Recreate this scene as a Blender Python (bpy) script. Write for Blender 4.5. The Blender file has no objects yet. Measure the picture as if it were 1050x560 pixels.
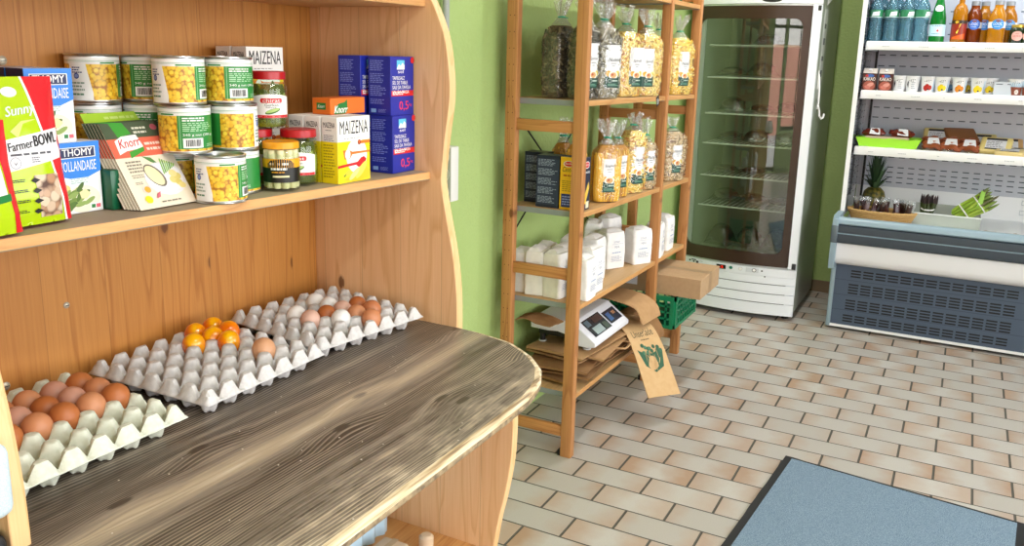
import bpy, bmesh, math, random
from mathutils import Vector, Matrix, noise, geometry
R = random.Random(7)
PI = math.pi
scene = bpy.context.scene
COL = scene.collection

# ------------------------------------------------------------------ camera (solved from the floor tiling)
YAW, PITCH, ROLL, FPX, CY, CAMZ = -.4830, .2201, .0251, 871.88, 250.0, 1.44835
_f = Vector((math.sin(YAW)*math.cos(PITCH), math.cos(YAW)*math.cos(PITCH), -math.sin(PITCH)))
_r = Vector((math.cos(YAW), -math.sin(YAW), 0)); _u = _r.cross(_f)
_r2 = math.cos(ROLL)*_r + math.sin(ROLL)*_u; _u2 = -math.sin(ROLL)*_r + math.cos(ROLL)*_u
EYE = Vector((0, 0, CAMZ))
def ray(x, y): return _f + _r2*((x-525)/FPX) - _u2*((y-CY)/FPX)
def onz(x, y, z): d = ray(x, y); return EYE + d*((z-CAMZ)/d.z)
def onx(x, y, X): d = ray(x, y); return EYE + d*(X/d.x)
def ony(x, y, Y): d = ray(x, y); return EYE + d*(Y/d.y)
cd = bpy.data.cameras.new('camera'); cam = bpy.data.objects.new('camera', cd); COL.objects.link(cam)
cam.matrix_world = Matrix(((_r2.x, _u2.x, -_f.x, 0), (_r2.y, _u2.y, -_f.y, 0), (_r2.z, _u2.z, -_f.z, CAMZ), (0, 0, 0, 1)))
cd.sensor_width = 36; cd.lens = FPX/1050*36; cd.shift_y = -(280-CY)/1050; cd.clip_start = .02
scene.camera = cam

# ------------------------------------------------------------------ materials
def lin(h):
    if not isinstance(h, str): return tuple(h)
    out = []
    for i in (0, 2, 4):
        c = int(h[i:i+2], 16)/255
        out.append(c/12.92 if c <= .04045 else ((c+.055)/1.055)**2.4)
    return tuple(out)
_mats = {}
class NT:
    def __init__(s, name):
        s.m = bpy.data.materials.new(name); s.m.use_nodes = True; s.t = s.m.node_tree; s.t.nodes.clear()
        s.out = s.t.nodes.new('ShaderNodeOutputMaterial')
    def n(s, typ, ins=None, **kw):
        nd = s.t.nodes.new('ShaderNode'+typ)
        for k, v in kw.items(): setattr(nd, k, v)
        for k, v in (ins or {}).items():
            if hasattr(v, 'bl_rna') and 'Socket' in v.bl_rna.identifier: s.t.links.new(v, nd.inputs[k])
            else:
                if isinstance(v, str): v = lin(v)
                if isinstance(v, tuple) and len(v) == 3 and nd.inputs[k].type == 'RGBA': v = v+(1,)
                nd.inputs[k].default_value = v
        return nd
    def l(s, a, b): s.t.links.new(a, b)
    def math(s, op, a, b=0., c=0.):
        return s.n('Math', {0: a, 1: b, 2: c}, operation=op).outputs[0]
    def ramp(s, fac, stops, interp='LINEAR'):
        nd = s.n('ValToRGB', {0: fac}); cr = nd.color_ramp; cr.interpolation = interp
        while len(cr.elements) < len(stops): cr.elements.new(.5)
        for e, (p, c) in zip(cr.elements, stops):
            e.position = p; e.color = (lin(c) if not isinstance(c, float) else (c, c, c))+(1,)
        return nd.outputs[0]
    def mix(s, fac, a, b, blend='MIX'):
        nd = s.n('Mix', data_type='RGBA', blend_type=blend)
        for k, v in ((0, fac), (6, a), (7, b)):
            if hasattr(v, 'bl_rna') and 'Socket' in v.bl_rna.identifier: s.t.links.new(v, nd.inputs[k])
            else: nd.inputs[k].default_value = v if k == 0 else lin(v)+(1,)
        return nd.outputs[2]
    def bsdf(s, color, rough=.5, **kw):
        ins = {'Base Color': color, 'Roughness': rough}; ins.update({k.replace('_', ' '): v for k, v in kw.items()})
        b = s.n('BsdfPrincipled', ins); s.l(b.outputs[0], s.out.inputs[0]); return b
    def bump(s, b, h, strength=.3, dist=.002):
        s.l(s.n('Bump', {'Height': h, 'Strength': strength, 'Distance': dist}).outputs[0], b.inputs['Normal'])
    def obj(s): return s.n('TexCoord').outputs['Object']
def P(c, rough=.5, metal=0., name=None, **kw):
    key = ('P', c, rough, metal, tuple(sorted(kw.items())))
    if key not in _mats:
        t = NT(name or 'paint_'+str(c)); t.bsdf(lin(c), rough, Metallic=metal, **kw); _mats[key] = t.m
    return _mats[key]
def once(f):
    def g(*a, **k):
        key = (f.__name__, a, tuple(sorted(k.items())))
        if key not in _mats: _mats[key] = f(*a, **k)
        return _mats[key]
    return g
@once
def wood(axis='z', light='d9a566', dark='b4763a', board=0., knots=True, rough=.5, seed=0., bax=None, flat=None):
    """pine: grain along `axis`; board = plank width across, with a seam"""
    t = NT('pine_wood'); ob = t.obj()
    sc = {'x': (.8, 11, 11), 'y': (11, .8, 11), 'z': (11, 11, .8)}[axis]
    sep = t.n('SeparateXYZ', {0: ob})
    off = t.n('Combine' 'XYZ', {0: seed, 1: seed*1.7, 2: seed*.6}).outputs[0]
    vec = t.n('VectorMath', {0: ob, 1: off}, operation='ADD').outputs[0]
    bid = None
    if board:
        q = t.math('DIVIDE', sep.outputs[{'x': 0, 'y': 1, 'z': 2}[bax]], board)
        bid = t.n('TexWhiteNoise', {'W': t.math('FLOOR', q)}, noise_dimensions='1D').outputs[0]
        sh = t.n('CombineXYZ', {0: t.math('MULTIPLY', bid, 7.), 1: t.math('MULTIPLY', bid, 5.), 2: t.math('MULTIPLY', bid, 9.)}).outputs[0]
        vec = t.n('VectorMath', {0: vec, 1: sh}, operation='ADD').outputs[0]
    mp = t.n('Mapping', {'Vector': vec, 'Scale': sc}).outputs[0]
    nz = t.n('TexNoise', {'Vector': mp, 'Scale': 1.1, 'Detail': 2., 'Distortion': .5})
    rings = t.math('FRACT', t.math('MULTIPLY', nz.outputs[0], 7.))
    ringc = t.ramp(rings, [(0, .1), (.72, .25), (.93, 1.), (1, .1)])
    sc2 = tuple(x*(24 if x > 1 else 9) for x in sc)
    fine = t.n('TexNoise', {'Vector': t.n('Mapping', {'Vector': vec, 'Scale': sc2}).outputs[0], 'Scale': 1., 'Detail': 2.}).outputs[0]
    f = t.math('ADD', t.math('MULTIPLY', ringc, .55), t.math('MULTIPLY', t.math('SUBTRACT', fine, .35), .75))
    col = t.mix(f, light, dark)
    if bid is not None:
        col = t.mix(t.math('MULTIPLY', bid, .35), col, dark)
        fr = t.math('FRACT', q); seam = t.math('LESS_THAN', fr, .012)
        col = t.mix(t.math('MULTIPLY', seam, .35), col, '5a3514')
    if knots:
        ks = {'x': (3.4, 7, 7), 'y': (7, 3.4, 7), 'z': (9.5, 9.5, 5.5)}[axis]
        if flat: ks = tuple(0. if c == flat else v for c, v in zip('xyz', ks))
        ks_ = t.n('SeparateXYZ', {0: t.n('Mapping', {'Vector': vec, 'Scale': ks}).outputs[0]}).outputs
        ax = [c for c in (0, 1, 2) if 'xyz'[c] != (flat or ('y' if axis != 'y' else 'z'))]
        vor = t.n('TexVoronoi', {'Vector': t.n('CombineXYZ', {0: ks_[ax[0]], 1: ks_[ax[1]], 2: 0.}).outputs[0], 'Scale': .75}, voronoi_dimensions='2D')
        has = t.math('GREATER_THAN', t.n('SeparateColor', {0: vor.outputs['Color']}).outputs[0], .45)
        wob = t.math('ADD', vor.outputs['Distance'], t.math('MULTIPLY', t.math('SUBTRACT', fine, .5), .06))
        kf = t.math('MULTIPLY', has, t.ramp(wob, [(0, 1.), (.050, .95), (.062, .35), (.09, 0.)]))
        col = t.mix(t.math('MULTIPLY', kf, .85), col, '5e2e10')
    b = t.bsdf(col, rough); t.bump(b, fine, .15, .001); return t.m
@once
def worn_top():
    """dark stained boards along Y: thin pale growth lines, knots, one broad bare streak, scuffed pale front zone"""
    t = NT('stained_worn_wood'); ob = t.obj(); sp = t.n('SeparateXYZ', {0: ob}).outputs
    def noi(sx, sy, d=3., dist=0.): return t.n('TexNoise', {'Vector': t.n('Mapping', {'Vector': ob, 'Scale': (sx, sy, 1.)}).outputs[0], 'Scale': 1., 'Detail': d, 'Distortion': dist}, noise_dimensions='2D').outputs[0]
    kn = t.n('TexVoronoi', {'Vector': t.n('Mapping', {'Vector': ob, 'Scale': (6.5, 2.6, 1.)}).outputs[0], 'Scale': 1.}, voronoi_dimensions='2D').outputs['Distance']
    swirl = t.ramp(kn, [(0, 1.), (.10, .75), (.30, .0)])
    xw = t.math('ADD', sp[0], t.math('MULTIPLY', t.math('SUBTRACT', noi(5, 1.3, 2.), .5), .055))
    xw = t.math('ADD', xw, t.math('MULTIPLY', swirl, .022))
    fr = t.math('FRACT', t.math('MULTIPLY', xw, 150.)); lines = t.ramp(fr, [(0, .0), (.5, .05), (.78, 1.), (.92, .6), (1, 0.)])
    f2 = t.math('FRACT', t.math('MULTIPLY', xw, 23.)); wide = t.ramp(f2, [(0, .1), (.45, .0), (.8, .9), (1, .1)])
    m1 = t.ramp(noi(7, 1.2), [(.40, .05), (.66, 1.)]); m2 = t.ramp(noi(16, 2.5), [(.42, 0.), (.64, 1.)])
    f = t.math('MULTIPLY', lines, t.math('MULTIPLY_ADD', m1, .42, .14))
    f = t.math('ADD', f, t.math('MULTIPLY', wide, t.math('MULTIPLY', m2, .30)))
    d = t.math('MULTIPLY', t.math('ADD', xw, .925), 38.); streak = t.math('POWER', 2.718, t.math('MULTIPLY', t.math('MULTIPLY', d, d), -1.))
    f = t.math('ADD', f, t.math('MULTIPLY', streak, t.math('MULTIPLY_ADD', lines, -.45, .62)))
    edge = t.ramp(t.math('MULTIPLY_ADD', sp[0], 1., 1.45), [(.60, 0.), (.70, .35), (.80, 1.)])
    scuff = t.ramp(noi(38, 14, 4.), [(.46, 0.), (.66, 1.)]); fine = noi(170, 9, 3.)
    f = t.math('ADD', f, t.math('MULTIPLY', edge, t.math('ADD', t.math('MULTIPLY', scuff, .38), t.math('MULTIPLY', fine, .40))))
    f = t.math('ADD', f, t.math('MULTIPLY', t.math('SUBTRACT', fine, .5), .34))
    f = t.math('SUBTRACT', f, t.math('MULTIPLY', t.ramp(kn, [(0, 1.), (.035, .8), (.06, 0.)]), .35))
    col = t.ramp(f, [(0, '4a4036'), (.12, '6e6357'), (.32, '8e8275'), (.6, 'b6a58d'), (.95, 'ded2be')])
    sc = t.n('TexVoronoi', {'Vector': ob, 'Scale': 34.}).outputs['Distance']
    col = t.mix(t.math('MULTIPLY', t.math('LESS_THAN', sc, .05), .75), col, 'ece6da')
    b = t.bsdf(col, .42); t.bump(b, fine, .25, .0015); return t.m
@once
def worn_edge():
    t = NT('worn_pale_edge'); ob = t.obj()
    fine = t.n('TexNoise', {'Vector': t.n('Mapping', {'Vector': ob, 'Scale': (90, 4, 150)}).outputs[0], 'Scale': 1.2, 'Detail': 4.}).outputs[0]
    col = t.ramp(fine, [(.28, '6d5c48'), (.40, 'a88c66'), (.5, 'dcc7a2'), (.68, 'f2e8d0')])
    b = t.bsdf(col, .45); t.bump(b, fine, .3, .002); return t.m
@once
def tiles(x0, y0, bw, rh):
    t = NT('floor_tiles'); ob = t.obj(); s = t.n('SeparateXYZ', {0: ob})
    ry = t.math('DIVIDE', t.math('SUBTRACT', s.outputs[1], y0), rh); row = t.math('FLOOR', ry); fy = t.math('SUBTRACT', ry, row)
    odd = t.math('MODULO', t.math('ADD', row, 1000.), 2.)
    rx = t.math('ADD', t.math('DIVIDE', t.math('SUBTRACT', s.outputs[0], x0), bw), t.math('MULTIPLY', odd, .5)); cx = t.math('FLOOR', rx); fx = t.math('SUBTRACT', rx, cx)
    dx = t.math('MULTIPLY', t.math('MINIMUM', fx, t.math('SUBTRACT', 1., fx)), bw); dy = t.math('MULTIPLY', t.math('MINIMUM', fy, t.math('SUBTRACT', 1., fy)), rh)
    gx = t.math('LESS_THAN', dx, .0042); gy = t.math('LESS_THAN', dy, .0030); g = t.math('MAXIMUM', gx, gy)
    idv = t.n('CombineXYZ', {0: cx, 1: row, 2: 3.}).outputs[0]
    wn = t.n('TexWhiteNoise', {'Vector': idv}, noise_dimensions='3D')
    r1, r2 = wn.outputs[0], t.n('SeparateColor', {0: wn.outputs[1]})
    nz = t.n('TexNoise', {'Vector': t.n('VectorMath', {0: ob, 1: idv}, operation='ADD').outputs[0], 'Scale': 11., 'Detail': 3.}).outputs[0]
    # flamed ends: tan towards each short end, grey in the middle
    e = t.math('ADD', t.math('MULTIPLY', t.math('SUBTRACT', .125, dx), 8.), t.math('MULTIPLY', t.math('SUBTRACT', nz, .5), .9))
    e = t.math('ADD', e, t.math('MULTIPLY', t.math('SUBTRACT', r1, .5), .55))
    f = t.ramp(e, [(.30, 0.), (1., 1.)])
    f = t.math('MULTIPLY', f, t.math('ADD', t.math('MULTIPLY', r2.outputs[1], .5), .5))
    fine = t.n('TexNoise', {'Vector': ob, 'Scale': 260., 'Detail': 2.}).outputs[0]
    base = t.mix(r2.outputs[0], 'b6b1ab', 'c7c3be')
    tan = t.mix(r2.outputs[2], 'b59780', 'ab8b72')
    col = t.mix(f, base, tan)
    col = t.mix(t.math('MULTIPLY', t.math('SUBTRACT', fine, .45), .55), col, '8f8578')
    col = t.mix(g, col, '57544e')
    rough = t.math('MULTIPLY_ADD', g, .4, .36)
    b = t.bsdf(col, .4); t.l(rough, b.inputs['Roughness'])
    hgt = t.math('MULTIPLY', t.math('MINIMUM', t.math('MINIMUM', dx, dy), .005), 200.)
    t.bump(b, t.math('ADD', hgt, t.math('MULTIPLY', nz, .3)), .5, .003); return t.m
@once
def plaster(c, c2):
    t = NT('rough_plaster'); ob = t.obj()
    a = t.n('TexNoise', {'Vector': ob, 'Scale': 70., 'Detail': 3.}).outputs[0]; b_ = t.n('TexNoise', {'Vector': ob, 'Scale': 3., 'Detail': 2.}).outputs[0]
    b = t.bsdf(t.mix(b_, c, c2), .75); t.bump(b, a, .8, .006); return t.m
@once
def speck(c1, c2, scale, rough=.9, bump=.5, stops=(.4, .6), dist=.002):
    t = NT('mottled_'+c1); ob = t.obj()
    a = t.n('TexNoise', {'Vector': ob, 'Scale': scale, 'Detail': 3.}).outputs[0]
    b = t.bsdf(t.ramp(a, [(stops[0], c1), (stops[1], c2)]), rough); t.bump(b, a, bump, dist); return t.m
@once
def kernels(c1, c2, gap, scale, rough=.3, rnd=1., bump=.0):
    t = NT('kernels_'+c1); ob = t.obj()
    v = t.n('TexVoronoi', {'Vector': ob, 'Scale': scale, 'Randomness': rnd})
    sc = t.n('SeparateColor', {0: v.outputs['Color']}).outputs[0]
    col = t.mix(sc, c1, c2); f = t.ramp(v.outputs['Distance'], [(.5, 0.), (.85, 1.)])
    b = t.bsdf(t.mix(f, col, gap), rough)
    if bump: t.bump(b, t.math('SUBTRACT', 1., v.outputs['Distance']), bump, .004)
    return t.m
@once
def egg_mat(c1, c2, gloss=.45, sss=0.):
    t = NT('egg_shell'); ob = t.obj(); rnd = t.n('ObjectInfo').outputs['Random']
    a = t.n('TexNoise', {'Vector': ob, 'Scale': 60., 'Detail': 2.}).outputs[0]
    b = t.bsdf(t.mix(t.math('ADD', rnd, t.math('MULTIPLY', t.math('SUBTRACT', a, .5), .3)), c1, c2), gloss, Coat_Weight=.0); return t.m
@once
def dyed_egg():
    t = NT('dyed_egg'); ob = t.obj(); rnd = t.n('ObjectInfo').outputs['Random']
    a = t.n('TexNoise', {'Vector': t.n('Mapping', {'Vector': ob, 'Scale': (18, 18, 8)}).outputs[0], 'Scale': 1., 'Detail': 1., 'Distortion': .8}).outputs[0]
    b = t.bsdf(t.ramp(t.math('ADD', a, t.math('MULTIPLY', rnd, .12)), [(.42, 'e46c02'), (.58, 'f28a04'), (.74, 'f8b40a')]), .16, Coat_Weight=.6, Coat_Roughness=.05); return t.m
@once
def film(tint='ffffff', refl=.16, haze=.06, rough=.08, wr=60., bump=.5):
    """thin clear film: transparent, with fresnel and wrinkle glints"""
    t = NT('clear_film'); ob = t.obj()
    a = t.n('TexNoise', {'Vector': ob, 'Scale': wr, 'Detail': 2., 'Distortion': 1.}).outputs[0]
    bp = t.n('Bump', {'Height': a, 'Strength': bump, 'Distance': .006}).outputs[0]
    tr = t.n('BsdfTransparent', {0: lin(tint)}).outputs[0]; gl = t.n('BsdfGlossy', {'Color': (1., 1., 1.), 'Roughness': rough, 'Normal': bp}).outputs[0]
    df = t.n('BsdfTranslucent', {0: (.9, .92, .92)}).outputs[0]; d2 = t.n('BsdfDiffuse', {0: (.9, .92, .92)}).outputs[0]
    hz = t.n('MixShader', {0: .5, 1: df, 2: d2}).outputs[0]
    fr = t.math('MULTIPLY_ADD', t.math('POWER', t.n('LayerWeight', {'Blend': .5, 'Normal': bp}).outputs['Facing'], 4.), .55, .05)
    m1 = t.n('MixShader', {0: haze, 1: tr, 2: hz}).outputs[0]
    m2 = t.n('MixShader', {0: t.math('MINIMUM', t.math('ADD', t.math('MULTIPLY', fr, 1.), refl*.35), .9), 1: m1, 2: gl}).outputs[0]
    t.l(m2, t.out.inputs[0]); return t.m
@once
def glass(tint='e8f2ee', rough=.0, f=1.):
    t = NT('clear_glass'); tr = t.n('BsdfTransparent', {0: lin(tint)}).outputs[0]; gl = t.n('BsdfGlossy', {'Color': (1., 1., 1.), 'Roughness': rough}).outputs[0]
    fr = t.math('MULTIPLY_ADD', t.math('POWER', t.n('LayerWeight', {'Blend': .5}).outputs['Facing'], 5.), .9, .042)
    t.l(t.n('MixShader', {0: t.math('MINIMUM', t.math('MULTIPLY', fr, f), 1.), 1: tr, 2: gl}).outputs[0], t.out.inputs[0]); return t.m
@once
def tinted(c, rough=.08, tr=.8):
    t = NT('tinted_'+c); t.bsdf(lin(c), rough, Transmission_Weight=tr, IOR=1.33); return t.m
@once
def glow(c, s):
    t = NT('lamp_glow'); e = t.n('Emission', {0: lin(c), 1: s}); t.l(e.outputs[0], t.out.inputs[0]); return t.m
WHITE = P('f2f2f0', .45); BLACK = P('121212', .5); STEEL = P('c4c6c8', .3, 1.); GREYM = P('8f959c', .45, .6); CREAM = P('efe6cf', .6)

# ------------------------------------------------------------------ mesh building
class MB:
    def __init__(s): s.v = []; s.f = []; s.m = []; s.s = []; s.mats = []
    def mi(s, mat):
        if mat not in s.mats: s.mats.append(mat)
        return s.mats.index(mat)
    def add(s, vs, fs, mat, smooth=False, M=None):
        o = len(s.v); i = s.mi(mat)
        s.v += [tuple(M @ Vector(v)) if M else tuple(v) for v in vs]
        for f in fs: s.f.append([o+k for k in f]); s.m.append(i); s.s.append(smooth)
        return s
    def box(s, a, b, mat, M=None):
        x0, y0, z0 = a; x1, y1, z1 = b
        return s.add([(x0,y0,z0),(x1,y0,z0),(x1,y1,z0),(x0,y1,z0),(x0,y0,z1),(x1,y0,z1),(x1,y1,z1),(x0,y1,z1)],
              [(0,3,2,1),(4,5,6,7),(0,1,5,4),(1,2,6,5),(2,3,7,6),(3,0,4,7)], mat, False, M)
    def rbox(s, a, b, mat, r=.002, seg=2, M=None):
        bm = bmesh.new(); bmesh.ops.create_cube(bm, size=1)
        for v in bm.verts: v.co = Vector([a[i]+(b[i]-a[i])*(v.co[i]+.5) for i in range(3)])
        bmesh.ops.bevel(bm, geom=list(bm.edges), offset=r, segments=seg, affect='EDGES', profile=.5)
        return s.bm(bm, mat, True, M)
    def bm(s, bm, mat, smooth=False, M=None):
        bm.verts.index_update(); s.add([v.co[:] for v in bm.verts], [[v.index for v in f.verts] for f in bm.faces], mat, smooth, M); bm.free(); return s
    def grid(s, fn, nu, nv, mat, smooth=True, cu=False, M=None):
        n = nu if cu else nu+1
        vs = [fn(i/nu, j/nv) for j in range(nv+1) for i in range(n)]
        fs = [(j*n+i, j*n+(i+1) % n, (j+1)*n+(i+1) % n, (j+1)*n+i) for j in range(nv) for i in range(nu)]
        return s.add(vs, fs, mat, smooth, M)
    def lathe(s, prof, mat, n=24, smooth=True, M=None, cap=True):
        vs = [(r*math.cos(2*PI*i/n), r*math.sin(2*PI*i/n), z) for r, z in prof for i in range(n)]
        fs = [(j*n+i, j*n+(i+1) % n, (j+1)*n+(i+1) % n, (j+1)*n+i) for j in range(len(prof)-1) for i in range(n)]
        if cap:
            if prof[0][0] > 1e-5: fs.append(tuple(range(n))[::-1])
            if prof[-1][0] > 1e-5: fs.append(tuple((len(prof)-1)*n+i for i in range(n)))
        return s.add(vs, fs, mat, smooth, M)
    def cyl(s, p0, p1, r0, mat, r1=None, n=12, smooth=True):
        p0, p1 = Vector(p0), Vector(p1); d = p1-p0
        M = Matrix.Translation(p0) @ d.to_track_quat('Z', 'Y').to_matrix().to_4x4()
        return s.lathe([(r0, 0), (r1 if r1 is not None else r0, d.length)], mat, n, smooth, M)
    def tube(s, pts, r, mat, n=6, closed=False, taper=None):
        pts = [Vector(p) for p in pts]; k = len(pts); vs = []
        up = Vector((.13, .29, .95))
        for i, p in enumerate(pts):
            a = pts[(i-1) % k] if (closed or i) else p; b = pts[(i+1) % k] if (closed or i < k-1) else p
            d = (b-a).normalized(); e1 = d.cross(up)
            if e1.length < .05: e1 = d.cross(Vector((1, 0, 0)))
            e1.normalize(); e2 = d.cross(e1); rr = r*(taper(i/(k-1)) if taper else 1)
            vs += [p+rr*(math.cos(2*PI*j/n)*e1+math.sin(2*PI*j/n)*e2) for j in range(n)]
        K = k if closed else k-1
        fs = [(i*n+j, i*n+(j+1) % n, ((i+1) % k)*n+(j+1) % n, ((i+1) % k)*n+j) for i in range(K) for j in range(n)]
        if not closed: fs += [tuple(range(n))[::-1], tuple((k-1)*n+j for j in range(n))]
        return s.add(vs, fs, mat, True)
    def prism(s, pts, t0, t1, fn, mat, smooth=False, sidemat=None):
        """outline pts (2-D) swept from t0 to t1; fn(a, b, t) -> 3-D"""
        n = len(pts); o = [Vector((p[0], p[1], 0)) for p in pts]
        tri = geometry.tessellate_polygon([o])
        vs = [fn(p[0], p[1], t0) for p in pts]+[fn(p[0], p[1], t1) for p in pts]
        s.add(vs, [tuple(reversed(t)) for t in tri]+[tuple(n+k for k in t) for t in tri], mat, False)
        s.add(vs, [(i, (i+1) % n, n+(i+1) % n, n+i) for i in range(n)], sidemat or mat, smooth)
        return s
    def blob(s, c, r, mat, sub=2, amp=0., fr=8., M=None):
        bm = bmesh.new(); bmesh.ops.create_icosphere(bm, subdivisions=sub, radius=1)
        c = Vector(c)
        for v in bm.verts:
            k = 1+amp*noise.noise(v.co*fr*.2+c*37)
            v.co = Vector((v.co.x*r[0]*k, v.co.y*r[1]*k, v.co.z*r[2]*k))
            if M: v.co = M @ v.co
            v.co += c
        return s.bm(bm, mat, True)
    def build(s, name, parent=None, sharp=40, fix=True):
        me = bpy.data.meshes.new(name); me.from_pydata(s.v, [], s.f)
        for m in s.mats: me.materials.append(m)
        me.polygons.foreach_set('material_index', s.m); me.polygons.foreach_set('use_smooth', s.s)
        me.update()
        if fix:
            bm = bmesh.new(); bm.from_mesh(me); bmesh.ops.remove_doubles(bm, verts=bm.verts, dist=1e-6); bmesh.ops.recalc_face_normals(bm, faces=bm.faces); bm.to_mesh(me); bm.free()
        me.set_sharp_from_angle(angle=math.radians(sharp))
        o = bpy.data.objects.new(name, me); COL.objects.link(o)
        if parent: o.parent = parent
        return o
def tag(o, label, cat, group=None, kind=None):
    o['label'] = label; o['category'] = cat
    if group: o['group'] = group
    if kind: o['kind'] = kind
    return o
def thing(name, label, cat, loc=(0, 0, 0), rz=0., group=None):
    o = bpy.data.objects.new(name, None); COL.objects.link(o); o.empty_display_size = .05
    o.location = loc; o.rotation_euler = (0, 0, rz); return tag(o, label, cat, group)
def struct(name, mb, parent=None):
    o = mb.build(name, parent)
    if not parent: o['kind'] = 'structure'
    return o
def dup(root, loc, rz=0., label=None, rot=None):
    r = root.copy(); COL.objects.link(r); r.location = loc; r.rotation_euler = rot or (0, 0, rz)
    if label: r['label'] = label
    def rec(a, b):
        for ch in list(a.children):
            c = ch.copy(); COL.objects.link(c); c.parent = b; rec(ch, c)
    rec(root, r); return r

# ------------------------------------------------------------------ lettering and print
_txt = {}
def text_tris(s, bold=.0, res=2):
    k = (s, bold)
    if k not in _txt:
        cu = bpy.data.curves.new('lettering', 'FONT'); cu.body = s; cu.resolution_u = res; cu.offset = bold
        o = bpy.data.objects.new('lettering', cu); COL.objects.link(o)
        dg = bpy.context.evaluated_depsgraph_get(); me = o.evaluated_get(dg).to_mesh()
        vs = [(v.co.x, v.co.y) for v in me.vertices]; fs = [tuple(p.vertices) for p in me.polygons]
        o.evaluated_get(dg).to_mesh_clear(); bpy.data.objects.remove(o); bpy.data.curves.remove(cu)
        x0 = min(v[0] for v in vs); x1 = max(v[0] for v in vs); y0 = min(v[1] for v in vs); y1 = max(v[1] for v in vs)
        _txt[k] = ([((a-x0)/(x1-x0), (b-y0)/(y1-y0)) for a, b in vs], fs)
    return _txt[k]
def strips(tris, seg):
    """cut flat triangles into narrow vertical strips so that they hug a curved face"""
    out = []
    for t in tris:
        lo, hi = min(p[0] for p in t), max(p[0] for p in t)
        k0 = math.floor(lo/seg)
        while k0*seg < hi:
            poly = list(t)
            for s_, edge in ((1, k0*seg), (-1, (k0+1)*seg)):
                new = []
                for i, p in enumerate(poly):
                    q = poly[i-1]; a, b = s_*(q[0]-edge), s_*(p[0]-edge)
                    if (a >= 0) != (b >= 0): r_ = a/(a-b); new.append((q[0]+(p[0]-q[0])*r_, q[1]+(p[1]-q[1])*r_))
                    if b >= 0: new.append(p)
                poly = new
            if len(poly) > 2: out.append(poly)
            k0 += 1
    return out
def art(mb, fn, items, seg=.0, lift=.00025):
    """flat print: items in metres (u right, v up) put on a surface by fn(u, v, lift); seg = strip length on curved faces"""
    for k, it in enumerate(items):
        t = it[0]; L = lift*(1+k*.14)
        if t == 'r':
            _, u0, v0, u1, v1, m = it[:6]
            n = max(1, int(abs(u1-u0)/seg)) if seg else 1
            sk = it[6] if len(it) > 6 else 0.
            mb.add([fn(u0+(u1-u0)*i/n+sk*j, v0+(v1-v0)*j, L) for i in range(n+1) for j in (0, 1)], [(2*i, 2*i+2, 2*i+3, 2*i+1) for i in range(n)], m)
        elif t == 'e':
            _, cu, cv, ru, rv, m = it[:6]; a0 = it[6] if len(it) > 6 else 0; n = 18
            pts = [(cu+ru*math.cos(2*PI*i/n)*math.cos(a0)-rv*math.sin(2*PI*i/n)*math.sin(a0), cv+ru*math.cos(2*PI*i/n)*math.sin(a0)+rv*math.sin(2*PI*i/n)*math.cos(a0)) for i in range(n)]
            if seg:
                for q in strips([((cu, cv), pts[i], pts[(i+1) % n]) for i in range(n)], seg): mb.add([fn(a, b, L) for a, b in q], [tuple(range(len(q)))], m)
            else: mb.add([fn(cu, cv, L)]+[fn(a, b, L) for a, b in pts], [(0, 1+i, 1+(i+1) % n) for i in range(n)], m)
        elif t == 'p':
            _, pts, m = it[:3]
            tri = geometry.tessellate_polygon([[Vector((a, b, 0)) for a, b in pts]])
            if seg:
                for q in strips([tuple(pts[i] for i in x) for x in tri], seg): mb.add([fn(a, b, L) for a, b in q], [tuple(range(len(q)))], m)
            else: mb.add([fn(a, b, L) for a, b in pts], [tuple(x) for x in tri], m)
        elif t == 't':
            _, s, u, v, w, h, m = it[:7]; bold = it[7] if len(it) > 7 else 0.; sh = it[8] if len(it) > 8 else 0.; sl = it[9] if len(it) > 9 else 0.
            vs, fs = text_tris(s)
            for q, db in enumerate((0,) if bold < .005 else (0, -bold*.45, bold*.45)):     # heavier face: overprinted with a small shift
                mb.add([fn(u+a*w+sh*h*b+db*h, v+b*h+sl*a*w, L*(1+.04*q)) for a, b in vs], fs, m)
        elif t == 'bl':      # lines of print too small to read
            _, u0, v0, u1, v1, m, n = it[:7]; q = random.Random(k*31+n)
            dv = (v1-v0)/n
            for j in range(n):
                u = u0; end = u1-(u1-u0)*q.random()*.35
                while u < end:
                    w = min(end-u, (u1-u0)*q.uniform(.08, .24))
                    mb.add([fn(u, v0+j*dv+dv*.25, L), fn(u+w, v0+j*dv+dv*.25, L), fn(u+w, v0+j*dv+dv*.75, L), fn(u, v0+j*dv+dv*.75, L)], [(0, 1, 2, 3)], m)
                    u += w+(u1-u0)*.035
        elif t == 'bar':     # bar code
            _, u0, v0, u1, v1 = it[:5]; q = random.Random(5)
            mb.add([fn(u0, v0, L), fn(u1, v0, L), fn(u1, v1, L), fn(u0, v1, L)], [(0, 1, 2, 3)], WHITE)
            u = u0+(u1-u0)*.1
            while u < u1-(u1-u0)*.12:
                w = (u1-u0)*q.choice((.02, .035, .05)); a, b = v0+(v1-v0)*.12, v1-(v1-v0)*.1
                mb.add([fn(u, a, L*1.4), fn(u+w, a, L*1.4), fn(u+w, b, L*1.4), fn(u, b, L*1.4)], [(0, 1, 2, 3)], BLACK); u += w+(u1-u0)*q.choice((.025, .04))
    return mb
# carton faces, local frame: front looks towards +X, width along Y, the camera-side flank looks towards -Y
def face_front(x, y0): return lambda u, v, L: (x+L, y0+u, v)
def face_side(y, x0): return lambda u, v, L: (x0+u, y-L, v)
def face_top(z, x0, y0): return lambda u, v, L: (x0+u, y0+v, z+L)
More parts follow.
